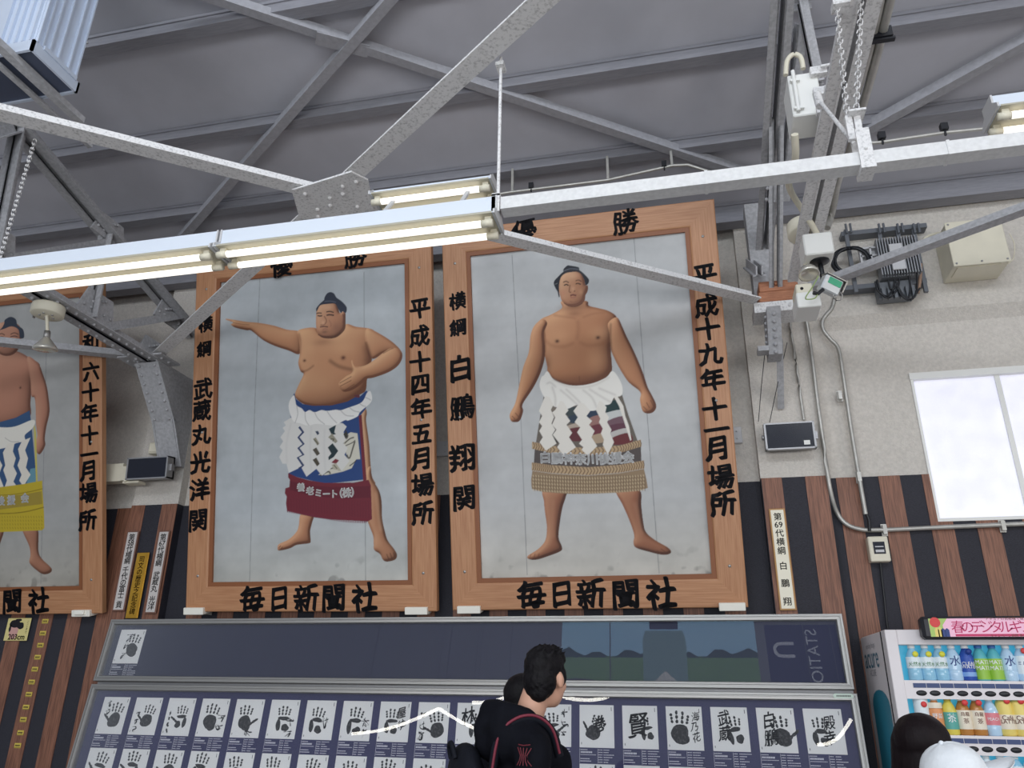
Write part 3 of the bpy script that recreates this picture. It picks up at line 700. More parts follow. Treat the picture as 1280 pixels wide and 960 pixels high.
# apron, ropes and paper streamers
p.fill([(681.6, 484), (676, 515), (670, 553), (700, 561), (735, 563), (770, 560), (797, 551), (786, 520), (774, 482)], (104, 96, 88), False)
p.fill([(668.7, 556), (700, 563), (735, 565), (770, 562), (801, 555), (802, 583), (770, 590), (735, 592), (700, 590), (667, 584)], (84, 76, 74), False)
for poly, c in (([(752, 508), (770, 500), (775, 512), (760, 516)], (34, 58, 60)), ([(752, 518), (776, 512), (778, 520), (762, 526), (753, 522)], (196, 198, 196)), ([(757, 528), (778, 520), (783, 530), (768, 536)], (112, 84, 94)), ([(760, 533), (782, 529), (785, 538), (766, 545)], (96, 58, 72)), ([(763, 541), (784, 535), (786, 544), (768, 549)], (188, 184, 180)), ([(764, 548), (786, 541), (790, 553), (768, 556)], (104, 46, 50)),
                ([(706, 512), (726, 508), (728, 518), (712, 521)], (60, 70, 72)), ([(710, 521), (726, 518), (724, 528), (712, 528)], (46, 60, 76)), ([(710, 532), (728, 528), (726, 538), (710, 538)], (176, 160, 146)), ([(710, 537), (730, 535), (728, 550), (712, 550)], (96, 46, 52)), ([(735, 512), (749, 510), (748, 520), (732, 522)], (44, 58, 80)), ([(738, 522), (753, 519), (752, 530), (736, 532)], (150, 110, 104)), ([(736, 534), (754, 530), (754, 540), (738, 546)], (108, 52, 62)), ([(736, 546), (758, 541), (756, 552), (738, 554)], (172, 150, 126)), ([(686, 508), (694, 506), (696, 520), (688, 520)], (120, 110, 100)), ([(689, 523), (702, 522), (702, 532), (689, 532)], (90, 78, 76)), ([(690, 540), (704, 538), (704, 552), (690, 552)], (66, 60, 56))): p.fill(poly, c, True)
ROPE = (232, 229, 222)
p.fill([(684.5, 464), (680, 469), (676.5, 472), (674.5, 483), (680, 496), (688, 503), (692.5, 508), (702, 510), (709.7, 511), (723, 506), (735, 513), (745.6, 512.5), (752, 507), (762.8, 505), (767.5, 497), (777, 494), (777.8, 482.5), (770.8, 468.4), (764.7, 464), (758, 471.5), (742.5, 478.5), (724, 482), (708, 480.8), (692.5, 474.8)], ROPE)
for a in (((690, 483), (694, 496), (694, 508)), ((700, 487), (712, 497), (724, 508)), ((707, 486), (722, 500), (728, 508)), ((728, 487), (740, 497), (746, 510)), ((736, 486), (752, 496), (764, 503)), ((748, 485), (760, 490), (770, 494)), ((683, 480), (688, 478), (695, 484))): p.line(a, 1.6, (184, 178, 172), .75, 1)
p.line([(690, 474), (707, 482), (725, 484.5), (744, 481), (762, 471)], 2, (198, 192, 184), .6, 1)
k = 1/6.4; cv = lambda L: [(630+x*k, 420+y*k) for x, y in L]
STRIPS = [[(335, 480), (320, 500), (280, 600), (305, 640), (280, 690), (305, 720), (282, 760), (310, 810), (285, 850), (335, 918), (420, 860), (385, 790), (410, 750), (380, 700), (400, 650), (375, 590), (395, 550), (365, 490)],
          [(450, 520), (412, 590), (385, 612), (410, 650), (385, 710), (420, 750), (390, 790), (445, 860), (425, 890), (480, 958), (575, 890), (520, 810), (545, 775), (500, 710), (530, 680), (490, 625), (515, 595), (475, 525)],
          [(605, 535), (555, 600), (590, 650), (565, 690), (610, 730), (585, 770), (625, 830), (600, 860), (635, 890), (620, 910), (670, 957), (745, 880), (700, 810), (725, 760), (680, 710), (705, 680), (660, 640), (690, 600), (640, 540)],
          [(760, 520), (735, 590), (770, 660), (760, 690), (790, 740), (775, 780), (800, 830), (790, 870), (830, 948), (880, 850), (850, 780), (860, 750), (825, 690), (840, 650), (810, 610), (820, 570), (785, 525)],
          [(870, 470), (920, 560), (950, 650), (985, 760), (1010, 838), (1020, 832), (1000, 720), (970, 640), (955, 560), (910, 485)]]
def braid(p, top, bot, n, c1, c2):     # herringbone cord between two curves
    def at(c, t):
        i = min(int(t*(len(c)-1)), len(c)-2); f = t*(len(c)-1)-i; return (c[i][0]+(c[i+1][0]-c[i][0])*f, c[i][1]+(c[i+1][1]-c[i][1])*f)
    p.fill(top+bot[::-1], c1, False)
    for i in range(n):
        t = (i+.5)/n; a = at(top, t); b = at(bot, t); t2 = min(1, t+.55/n*1.2); mx, my = at(top, t2); nx, ny = at(bot, t2); mid = ((mx+nx)/2, (my+ny)/2)
        p.line([a, mid], 1.1, c2, .9, smooth=False); p.line([b, mid], 1.1, c2, .9, smooth=False)


braid(p, [(665, 552), (690, 557.5), (735, 560), (775, 557), (801, 549.5)], [(665, 561), (690, 566.5), (735, 569), (775, 566), (802, 558)], 34, (182, 156, 122), (98, 74, 58))
for s in STRIPS: p.fill(cv(s), (226, 221, 212), False)
braid(p, [(664.6, 578), (690, 581.5), (735, 584), (775, 581), (805, 575.5)], [(664.6, 588), (690, 591.5), (735, 594), (775, 591), (805.5, 585.5)], 40, (182, 156, 122), (98, 74, 58))
fr = [(665.4, 588.5), (663.8, 600), (664.6, 611), (679, 615), (712, 617.4), (741.7, 617.2), (771, 616), (797.5, 613.5), (809.8, 610), (808, 599), (805, 586), (775, 591.5), (735, 594.5), (690, 592)]
p.fill(fr, (146, 124, 98), False)
for i in range(42):
    x = 666+i*3.36
    for j in range(5):
        y = 594+j*4.4+3.4*math.sin((i+1)/42*math.pi)*.9-abs(i-20)*.03; p.line([(x, y), (x+1.5, y+2.2)], 1.2, (202, 182, 148), .8, smooth=False)
    p.line([(x+2.2, 594), (x+2.6, 614)], .9, (84, 66, 52), .6, smooth=False)
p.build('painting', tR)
def small_text(M, chars, size, m_, t, z=-.0268, bold=.03):
    m = MB()
    for ch, px, py in chars: x, y = on_plane(M, px, py, z); put(m, ch, x, y, size, z, bold)
    m.v = [M @ v for v in m.v]; m.build('lettering', m_, t)


small_text(MR, [(ch, 681.5+i*14.8, 571+2.6*math.sin((i+.5)/8*math.pi)) for i, ch in enumerate('白鵬神奈川後援会')], .098, mat('apron_text', (226, 226, 226), .6), tR, bold=.05)

# ---- middle portrait: wrestler with one arm stretched out
ML = plane_matrix((-4.2922, 6.1113, 2.1795), .2265, -.0074)
tL = portrait(ML, 'framed portrait of a wrestler stretching one arm out, red fringed apron', 
    [('横', 257, 405, .155), ('綱', 255.5, 436, .155), ('武', 254, 486, .195), ('蔵', 252.5, 513, .195), ('丸', 251.5, 543, .195), ('光', 250.5, 578, .205), ('洋', 249.5, 612, .205), ('関', 247.5, 650, .205)],
    [('平', 524.5, 385, .19), ('成', 524.5, 420, .19), ('十', 525, 452, .19), ('四', 525.5, 480, .19), ('年', 526.5, 510, .19), ('五', 527, 542, .19), ('月', 527.5, 573, .2), ('場', 528, 606, .2), ('所', 528.5, 641, .2)],
    [('優', 352, 332, .215), ('勝', 444, 320, .215)],
    [('毎', 315, 748, .235), ('日', 349, 747.5, .21), ('新', 383, 747.5, .235), ('聞', 417, 747, .235), ('社', 456, 747, .235)])
p = canvas(ML, 31, (181, 186, 189), seams=(((325, 345), (318, 520), (312, 727)), ((455, 340), (456, 560), (457, 726))))  # canvas toned down: light falling off to the left, put in its colour
k7 = 1/7.111; c7 = lambda L: [(330+x*k7, 470+y*k7) for x, y in L]; c8 = lambda L: [(330+x*k7, 580+y*k7) for x, y in L]; k5 = 1/5.3333; c5 = lambda L: [(280+x*k5, 360+y*k5) for x, y in L]
p.fill(c8([(170, 770), (300, 750), (420, 720), (520, 760), (380, 800), (200, 810)]), (150, 148, 146), alpha=.35, soft=4)
thigh = c7([(870, 280), (905, 290), (915, 330), (908, 400), (935, 600), (955, 870), (990, 960), (900, 960), (880, 700), (865, 450)])
legr = c8([(900, 90), (945, 20), (962, 130), (1020, 230), (1045, 330), (1050, 480), (1075, 600), (1100, 680), (1160, 760), (1183, 810), (1165, 850), (1100, 868), (1060, 855), (1030, 800), (980, 765), (975, 710), (970, 640), (940, 560), (915, 480), (900, 300)])
legl = c8([(330, 440), (310, 540), (290, 600), (220, 670), (135, 710), (120, 745), (135, 770), (230, 750), (290, 720), (400, 705), (415, 680), (410, 600), (425, 530), (442, 440)])
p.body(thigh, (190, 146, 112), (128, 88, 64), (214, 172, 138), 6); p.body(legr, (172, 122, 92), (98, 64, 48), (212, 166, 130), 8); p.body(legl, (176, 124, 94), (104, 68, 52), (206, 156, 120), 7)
for a in ([(1090, 800), (1110, 850)], [(1120, 790), (1140, 845)], [(1150, 785), (1165, 835)], [(130, 745), (150, 725)], [(150, 760), (165, 735)]): p.line(c8(a), 1.2, (80, 48, 38), .7)
p.line(c8([(990, 250), (1010, 400), (1040, 600)]), 4, (220, 176, 140), .3, 2)
tor = c5([(640, 300), (610, 266), (540, 268), (488, 290), (500, 350), (505, 440), (495, 500), (510, 555), (530, 575), (500, 640), (475, 700), (480, 735), (540, 778), (640, 795), (760, 782), (850, 750), (905, 712), (945, 682), (955, 600), (985, 480), (975, 400), (1010, 330), (1000, 285), (960, 268), (880, 258), (815, 240), (780, 290), (700, 320)])
arml = c5([(500, 288), (420, 277), (330, 250), (230, 232), (150, 225), (80, 214), (18, 205), (15, 212), (62, 230), (45, 242), (75, 264), (150, 282), (182, 285), (260, 347), (340, 387), (430, 417), (500, 442), (515, 380), (512, 320)])
uparm = c5([(960, 268), (1030, 300), (1110, 350), (1168, 402), (1188, 445), (1130, 420), (1060, 440), (1000, 472), (975, 450), (945, 365), (940, 300)])
farm = c5([(1110, 402), (1160, 405), (1190, 450), (1165, 512), (1100, 560), (1000, 597), (950, 606), (930, 625), (900, 652), (850, 682), (800, 692), (772, 668), (766, 632), (812, 590), (856, 560), (848, 490), (858, 484), (880, 522), (940, 516), (1000, 480), (1060, 432)])
LK, LD, LL = (186, 134, 100), (116, 74, 54), (214, 166, 126)
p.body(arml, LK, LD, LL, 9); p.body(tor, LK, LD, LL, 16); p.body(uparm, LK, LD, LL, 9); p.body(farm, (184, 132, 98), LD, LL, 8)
p.line(c5([(500, 300), (512, 360), (505, 440)]), 1.5, (110, 70, 52), .6, 1); p.line(c5([(945, 360), (965, 420), (985, 478)]), 3, (100, 62, 46), .65, 1); p.line(c5([(700, 480), (760, 520), (830, 540), (860, 545)]), 4, (98, 64, 48), .7, 2); p.line(c5([(520, 560), (560, 545), (600, 515)]), 2, (110, 72, 54), .7, 1)
p.line(c5([(940, 380), (960, 440), (950, 500)]), 10, (110, 74, 56), .35, 3); p.line(c5([(1060, 436), (1110, 408), (1130, 402)]), 1.4, (110, 70, 52), .6)
p.spot(*c5([(560, 390)])[0], 11, 9, LL, .4); p.spot(*c5([(800, 400)])[0], 18, 9, LL, .4); p.spot(*c5([(640, 640)])[0], 20, 14, LL, .35); p.spot(*c5([(660, 360)])[0], 14, 5, (128, 84, 64), .4)
for x, y, r in ((537, 484, 2.2), (795, 465, 3.4)): p.spot(*c5([(x, y)])[0], r, r*.85, (92, 52, 44), .95)
for a in ([(770, 635), (850, 590)], [(775, 655), (850, 615)], [(800, 685), (870, 640)], [(830, 685), (890, 650)]): p.line(c5(a), 1.1, (110, 72, 54), .75)
p.line(c5([(60, 230), (110, 240), (170, 245)]), 1, (120, 78, 58), .6); p.line(c5([(75, 262), (120, 262), (175, 270)]), 1, (150, 100, 76), .5)
k6 = 1/16; c6 = lambda L: [(385+x*k6, 360+y*k6) for x, y in L]
fc = c6([(175, 430), (165, 500), (160, 650), (165, 800), (190, 900), (270, 985), (400, 1010), (560, 990), (680, 900), (745, 800), (750, 620), (748, 500), (690, 470), (640, 500), (600, 400), (540, 300), (360, 300), (220, 350)])
p.body(fc, (176, 126, 98), (106, 72, 58), (214, 168, 134), 9)
p.fill(c6([(160, 430), (175, 390), (240, 310), (320, 240), (330, 190), (380, 110), (450, 82), (520, 110), (570, 190), (640, 240), (720, 310), (775, 390), (770, 470), (745, 500), (690, 465), (660, 500), (600, 410), (540, 318), (400, 318), (250, 345), (190, 440), (170, 470)]), (58, 62, 74)); p.line(c6([(330, 270), (450, 262), (560, 285)]), 1.4, (104, 110, 124), .6)
for a, w, c, al in (([(165, 512), (215, 500), (275, 505)], 1.6, (60, 44, 44), .9), ([(365, 478), (440, 468), (515, 490)], 1.7, (60, 44, 44), .9), ([(190, 550), (240, 560), (285, 552)], 2., (52, 40, 44), .85), ([(370, 545), (440, 535), (520, 548)], 2., (52, 40, 44), .9), ([(320, 560), (370, 650), (330, 730), (250, 740)], 1.6, (104, 70, 60), .6), ([(240, 780), (320, 768), (400, 780)], 1.7, (88, 58, 56), .9), ([(290, 830), (350, 815), (390, 830)], 1.3, (150, 104, 92), .7), ([(420, 640), (460, 720), (450, 780)], 2, (140, 96, 80), .4), ([(200, 925), (320, 985), (500, 985), (660, 890)], 1.6, (84, 56, 46), .75), ([(690, 520), (712, 600), (700, 700)], 1.6, (112, 74, 66), .7)): p.line(c6(a), w, c, al)
p.spot(*c6([(330, 880)])[0], 5, 2.4, (84, 64, 58), .5); p.spot(*c6([(300, 690)])[0], 2.2, 2.6, (222, 176, 146), .5); p.spot(*c6([(400, 390)])[0], 7, 3, (218, 176, 144), .45); p.spot(*c6([(560, 780)])[0], 6, 6, (124, 86, 74), .4)
# apron
BLUE, RED = (44, 70, 122), (112, 42, 54)
p.fill(c7([(270, 150), (285, 205), (345, 250), (435, 265), (600, 262), (740, 228), (825, 180), (850, 185), (910, 128), (930, 150), (905, 290), (858, 350), (905, 920), (540, 960), (220, 880), (240, 500), (230, 230)]), BLUE, False)
p.fill(c7([(842, 352), (868, 345), (912, 925), (882, 940)]), RED, False); p.fill(c7([(800, 172), (845, 165), (850, 190), (820, 190)]), (104, 56, 64))
p.fill(c7([(735, 520), (770, 500), (830, 510), (856, 740), (820, 740), (780, 820), (700, 850), (560, 880), (480, 880), (600, 800), (690, 800), (745, 740), (705, 600)]), (206, 202, 188), False)
for a, w in (([(715, 600), (760, 560), (800, 545)], 1.8), ([(725, 620), (790, 590), (810, 570)], 1.4), ([(735, 700), (760, 730), (790, 640), (808, 580)], 2.2), ([(760, 800), (800, 770), (820, 750)], 1.6), ([(590, 825), (640, 815), (670, 840)], 1.6), ([(500, 885), (570, 850), (590, 870)], 2.2), ([(720, 480), (745, 530), (730, 560)], 2.)): p.line(c7(a), w, (58, 52, 46), .85)
p.fill(c7([(240, 370), (175, 410), (195, 440), (165, 460), (185, 490), (145, 545), (170, 580), (138, 630), (165, 660), (135, 720), (165, 780), (200, 780), (220, 862), (330, 810), (378, 895), (465, 825), (515, 885), (590, 825), (610, 800), (690, 845), (760, 755), (715, 700), (745, 640), (702, 600), (740, 545), (705, 500), (735, 450), (700, 420), (520, 400), (380, 410), (270, 380)]), (214, 212, 208), False)
def zig(L, w, c): p.line(c7(L), w, c, 1, smooth=False)
zig([(312, 452), (348, 500), (306, 545), (352, 605), (306, 640), (350, 700), (300, 725), (348, 795), (310, 825)], 3.4, (52, 66, 104))
for poly, c in (([(455, 492), (480, 488), (492, 512), (475, 526)], (54, 66, 88)), ([(435, 560), (460, 545), (492, 600), (475, 618)], (150, 144, 126)), ([(432, 655), (465, 635), (497, 690), (470, 710)], (82, 76, 66)), ([(432, 745), (465, 725), (495, 780), (472, 804)], (78, 72, 60)), ([(575, 470), (640, 435), (625, 500), (640, 520), (600, 520)], (38, 58, 66)), ([(570, 545), (605, 510), (655, 580), (635, 598)], (150, 146, 130)), ([(567, 635), (610, 598), (660, 665), (620, 720), (575, 748), (572, 720), (598, 690)], (40, 56, 62)), ([(598, 770), (635, 735), (668, 750), (640, 780)], (122, 48, 56)), ([(600, 790), (640, 775), (690, 845), (620, 830)], (180, 174, 156)), ([(705, 515), (735, 490), (742, 545), (725, 560)], (60, 58, 52))): p.fill(c7(poly), c, False)
for a in ([(445, 565), (470, 590), (480, 610)], [(590, 560), (620, 560), (610, 580)], [(620, 790), (650, 825)]): p.line(c7(a), 1.3, (60, 56, 50), .8)
for a in ([(240, 420), (200, 600), (205, 780)], [(420, 450), (410, 640), (420, 850)], [(540, 470), (535, 640), (545, 850)]): p.line(c7(a), 1.6, (190, 188, 186), .5, 1)
ro = c7([(265, 170), (225, 230), (222, 300), (260, 400), (320, 420), (390, 440), (470, 425), (600, 440), (650, 430), (720, 392), (750, 395), (830, 360), (850, 325), (900, 280), (945, 240), (962, 195), (945, 135), (915, 150), (890, 205), (850, 245), (740, 285), (680, 305), (640, 300), (560, 310), (510, 303), (450, 322), (405, 303), (365, 320), (335, 288), (290, 262), (280, 225)])
p.fill(ro, (232, 230, 226))
for a in ([(290, 260), (300, 340), (275, 420)], [(365, 320), (370, 390), (400, 440)], [(450, 322), (480, 380), (540, 430)], [(560, 312), (600, 370), (650, 420)], [(680, 305), (730, 350), (800, 355)], [(760, 280), (800, 310), (850, 320)], [(850, 245), (880, 265), (905, 270)], [(900, 190), (925, 200), (950, 215)]): p.line(c7(a), 1.4, (186, 184, 182), .8)
p.fill(c8([(215, 80), (215, 120), (230, 140), (225, 205), (190, 215), (185, 260), (202, 290), (195, 350), (205, 418), (330, 448), (450, 475), (600, 494), (780, 503), (920, 512), (960, 490), (955, 330), (950, 190), (930, 140), (800, 165), (540, 168), (400, 145), (290, 115)]), RED, False)
p.fill(c8([(232, 150), (400, 190), (600, 205), (940, 195), (945, 300), (700, 310), (400, 280), (232, 230)]), (88, 32, 46), False, .6)
for i in range(46): x = 208+i*15.5; y = 418+(x-208)*.18-(max(0, x-600)**2)*.00032; p.line(c8([(x, y-8), (x+2, y+12)]), 1.3, (112, 44, 62), .9, smooth=False)
for i in range(30): x = 215+i*24.6; p.line(c8([(x, 310+i*.6), (x+3, 410+i*2.4)]), .8, (84, 34, 48), .4, smooth=False)
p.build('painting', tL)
small_text(ML, [('養', 376, 609), ('老', 387.5, 613.5), ('ミ', 398, 616), ('ー', 408, 617.3), ('ト', 417.5, 617.2)], .075, mat('apron_text_white', (232, 230, 228), .6), tL, bold=.05)
small_text(ML, [('(', 426.5, 616.3), ('株', 433.5, 615.8), (')', 440.5, 615.2)], .085, MATS['apron_text_white'], tL, bold=.05)

# ---- leftmost portrait, cut by the edge of the view
MF = plane_matrix((-7.483, 6.2, 2.18), .288, 0)
tF = portrait(MF, 'framed portrait cut by the left picture edge, wrestler in a yellow fringed apron', [], 
    [('和', 114, 428, .19), ('六', 114, 464, .19), ('十', 113, 490, .19), ('年', 112, 516, .19), ('十', 112, 544, .19), ('一', 111.5, 568, .19), ('月', 111, 588, .2), ('場', 110.5, 616, .2), ('所', 109.5, 650, .2), ('昭', 116, 395, .19)], [],
    [('毎', -80, 753, .235), ('日', -45, 752.5, .21), ('新', -16, 752, .235), ('聞', 15, 751.5, .235), ('社', 48.5, 751, .235)])
p = canvas(MF, 51, (168, 168, 166), seams=(((60, 350), (55, 560), (51, 730)),))  # darkest canvas base: the dimmer light at the left is painted in
Ln = [(-20, 660), (-24, 690), (-34, 705), (-45, 712), (-40, 718), (-14, 714), (-6, 700), (0, 680), (4, 660)]
lg = [(28, 660), (36.5, 682.5), (38, 694), (37, 704), (48, 714.6), (55.4, 718), (62.7, 716), (65, 711.7), (61, 706.6), (52.5, 698.5), (48, 688.3), (46.7, 660)]
p.body(Ln, (160, 112, 90), (100, 66, 52), (190, 140, 112), 6); p.body(lg, (160, 112, 90), (100, 66, 52), (190, 140, 112), 6)
fk, fd, fl = (178, 126, 104), (112, 74, 60), (198, 150, 124)
p.body([(-14, 440), (-30, 452), (-40, 475), (-34, 505), (-34, 530), (0, 534), (23, 530), (38, 520), (38, 505), (39, 494), (42, 470), (50, 456), (35, 446), (24, 440), (6, 436)], fk, fd, fl, 15)
p.body([(34, 446), (48, 454.6), (53, 466), (58, 481), (60.5, 495), (62, 514.6), (58, 533.5), (56, 548), (56.5, 557), (50, 567.8), (45, 564), (43, 554), (46.7, 545), (45, 529), (44.5, 508), (43, 497), (39.4, 495), (38, 475)], fk, fd, fl, 7)
p.body([(-30, 450), (-48, 470), (-58, 500), (-60, 530), (-52, 560), (-44, 560), (-46, 530), (-40, 505), (-34, 480)], fk, fd, fl, 7)
p.body([(-9, 415), (-8, 430), (-2, 441), (8, 445), (18, 442), (25, 432), (27, 415), (22, 405), (8, 402), (-4, 406)], (176, 126, 104), (112, 74, 60), (200, 154, 128), 8)
p.fill([(-12, 418), (-10, 412), (0, 412), (5, 405), (6, 400), (13, 396), (19.7, 399), (22, 406.5), (29, 412), (30, 421.8), (25, 422), (23, 412), (14.6, 408), (6, 410.8), (-4, 415), (-9, 425)], (56, 62, 74))
for a, w in (([(-4, 419), (2, 417), (6, 419)], 1.5), ([(13, 418), (18, 416), (23, 418)], 1.5), ([(-3, 422), (2, 421), (5, 422)], 1.6), ([(13, 421), (18, 420), (22, 421)], 1.6), ([(4, 434), (9, 433), (14, 434)], 1.6)): p.line(a, w, (66, 48, 46), .85)
p.spot(25.5, 484.6, 1.8, 1.8, (70, 44, 40), .9)
p.fill([(-40, 508), (-34, 525), (0, 527.5), (20, 522), (37, 513), (38.6, 524), (44, 579), (46, 606), (0, 612), (-60, 606), (-44, 540)], (58, 86, 124), False)
p.fill([(38, 586), (44, 585), (45, 604), (33, 606)], (104, 148, 164), False); p.fill([(42, 528), (45, 540), (47, 602), (45, 603)], (196, 184, 96), False)
p.fill([(-40, 530), (0, 534), (19, 533), (39.4, 525), (44, 527.7), (40, 536), (31, 543.8), (31, 551), (20, 554), (6, 560), (-20, 562), (-42, 552)], (226, 222, 212))
p.line([(6, 547), (14, 552), (24, 552)], 1.2, (170, 166, 160), .7)
kk = 1/6.857; cF = lambda L: [(x*kk, 500+y*kk) for x, y in L]
p.fill(cF([(70, 370), (25, 450), (45, 560), (28, 600), (60, 690), (35, 760), (80, 842), (160, 760), (115, 700), (145, 630), (115, 570), (135, 500), (110, 440), (125, 370)]), (224, 218, 206), False)
p.fill(cF([(190, 350), (155, 420), (172, 500), (150, 560), (185, 640), (165, 690), (200, 742), (262, 640), (222, 580), (240, 500), (215, 430), (240, 370), (262, 322)]), (224, 218, 206), False)
p.fill(cF([(-60, 400), (-100, 480), (-70, 570), (-100, 640), (-60, 800), (30, 740), (-10, 640), (20, 560), (-20, 480)]), (224, 218, 206), False)
p.fill([(-66, 606), (0, 609), (30, 605), (53, 600.6), (53, 612), (55, 640), (55.5, 660), (52.5, 663), (0, 665), (-66, 662)], (190, 168, 52), False)
p.line([(-60, 617), (0, 619), (30, 616), (53, 611)], 1.2, (120, 104, 30), .8); p.line([(-60, 640), (0, 642), (30, 640), (55, 634)], 1.4, (116, 100, 30), .8); p.fill([(-64, 620), (0, 621), (30, 618), (52, 614), (53, 630), (0, 637), (-64, 634)], (158, 138, 60), False)
for i in range(30):
    for j in range(4): p.line([(-44+i*3.3, 645+j*4.6), (-43+i*3.3, 647.5+j*4.6)], 1., (126, 110, 36), .7, smooth=False)
p.fill([(-40, 600), (-20, 602)], (0, 0, 0), False) if False else None
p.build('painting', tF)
small_text(MF, [('援', -15, 626), ('後', 1, 626), ('援', 14, 625), ('会', 31, 622.5)], .095, MATS['apron_text'], tF, bold=.045)
# white support blocks under the frames
for px, py, M, lab in ((243.5, 762, ML, 'white support block under the left corner of the middle portrait'), (521, 758.5, ML, 'white support block under the right corner of the middle portrait'), (586.5, 758, MR, 'white support block under the left corner of the square-standing portrait'), (915, 756.5, MR, 'white support block under the right corner of the square-standing portrait'), (103, 764.5, MF, 'white support block under the leftmost portrait')):
    x, y = on_plane(M, px, py, .004); m = MB().bevbox((x-.095, -.022, -.08), (x+.095, .036, .03), .004); m.v = [M @ v for v in m.v]; m.box((M @ Vector((x-.05, 0, 0))).to_tuple()[:1]+(6.15, (M @ Vector((x, -.02, -.05))).z-.005), ((M @ Vector((x+.05, 0, 0))).x, 6.295, (M @ Vector((x, -.02, -.05))).z+.03))
    single(m, 'support_block', mat('block_white', (246, 243, 232), .5), lab, 'bracket', 'support blocks under the portraits')


# ================================================================== HAND-PRINT CASE
CL = math.radians(-8.5)
_v = Vector((0, math.sin(-CL), math.cos(CL))); _top = Vector((0, 6.08, 2.117)); CLEN = 1.65
MC = plane_matrix(_top-_v*CLEN, CL); CX0, CX1 = -4.985, 1.025
def cpx(px, py, w=0.): return on_plane(MC, px, py, w)
def onM(m, M): m.v = [M @ v for v in m.v]; return m


yA = cpx(600, 859)[1]+.012; yB = yA-.024      # bottom of the upper frame / top of the lower frame
tC = thing('display_case', 'long leaning navy display case of hand prints in an aluminium frame, under the portraits', 'display case', M=Matrix.Translation(MC.translation)); WM[tC] = Matrix.Translation(MC.translation)
def case_frame(x0, y0, x1, y1, fw, nm):
    m = MB()
    for q in ([(x0, y0), (x1, y0), (x1-fw, y0+fw), (x0+fw, y0+fw)], [(x1, y1), (x0, y1), (x0+fw, y1-fw), (x1-fw, y1-fw)], [(x0, y1), (x0, y0), (x0+fw, y0+fw), (x0+fw, y1-fw)], [(x1, y0), (x1, y1), (x1-fw, y1-fw), (x1-fw, y0+fw)]):
        rail_prism(m, q, [(0, -.05), (0, .004), (.06, .012), (.38, .012), (.42, .007), (.55, .007), (.6, .012), (.9, .010), (1, 0), (1, -.05)])
    return onM(m, MC).build(nm, ALU, tC)
case_frame(CX0, yA, CX1, CLEN, .044, 'upper_frame'); case_frame(CX0-.005, 0, CX1+.012, yB, .046, 'lower_frame')
m = MB().box((CX0+.03, yA+.03, -.05), (CX1-.03, CLEN-.03, -.035)); onM(m, MC).build('upper_board', NAVY2, tC, label='plain dark navy board')
m = MB().box((CX0+.03, .03, -.05), (CX1-.03, yB-.03, -.035)); onM(m, MC).build('lower_board', NAVY, tC, label='navy board printed with white captions')
m = MB().box((CX0, .02, -.075), (CX1, CLEN-.01, -.052)); onM(m, MC).build('back_panel', ALUD, tC)
xs = cpx(549, 800)[0]
for y0, y1 in ((yA+.035, CLEN-.035), (.035, yB-.035)):
    for a, b in ((CX0+.035, xs-.001), (xs+.001, CX1-.035)):
        onM(MB().box((a, y0, -.006), (b, y1, -.003)), MC).build('glass_pane', GLASS, tC)
m = MB()
for x in (CX0+.3, -2, CX1-.3):
    m.bar((x, 6.165, 0), (x, 6.165, 1.85), .05, .03, (0, 1, 0)); a = MC @ Vector((x, .05, -.08)); m.bar((x, 6.15, .4), a, .05, .04)
m.build('support', ALUD, tC)
u0 = cpx(1044, 870)[0]; m = MB(); pts = [(u0+.016*math.cos(a)-.0, .016*math.sin(a)) for a in [math.pi/2+math.pi*k/8 for k in range(9)]]+[(u0+.1+.016*math.cos(a), .016*math.sin(a)) for a in [-math.pi/2+math.pi*k/8 for k in range(9)]]
m.poly([(x, y+yB-.018) for x, y in pts], .0135); m.use(INK)
for k in range(9): m.box((u0+.005+k*.011, yB-.024, .0136), (u0+.012+k*.011, yB-.012, .0138))
onM(m, MC)
m.mats.insert(0, WHITE); m.mi = [i+1 if False else i for i in m.mi]
m = MB().use(mat('sticker', (214, 228, 214), .5)); m.poly([(x, y+yB-.018) for x, y in pts], .0135); m.use(INK)
for k in range(9): m.box((u0+.006+k*.0105, yB-.023, .0136), (u0+.012+k*.0105, yB-.013, .0139))
onM(m, MC).build('maker_sticker', None, tC, label='small pale oval sticker')

# cards ------------------------------------------------------------
rnd = random.Random(5)
def blob(cx, cy, rx, ry, n=18, j=.12, rot=0., r=rnd):
    ph = [r.random()*6.28 for _ in range(3)]; out = []
    for k in range(n):
        t = 2*math.pi*k/n; q = 1+j*(math.sin(2*t+ph[0])*.5+math.sin(3*t+ph[1])*.35+math.sin(5*t+ph[2])*.3); x = rx*q*math.cos(t); y = ry*q*math.sin(t)
        out.append((cx+x*math.cos(rot)-y*math.sin(rot), cy+x*math.sin(rot)+y*math.cos(rot)))
    return out


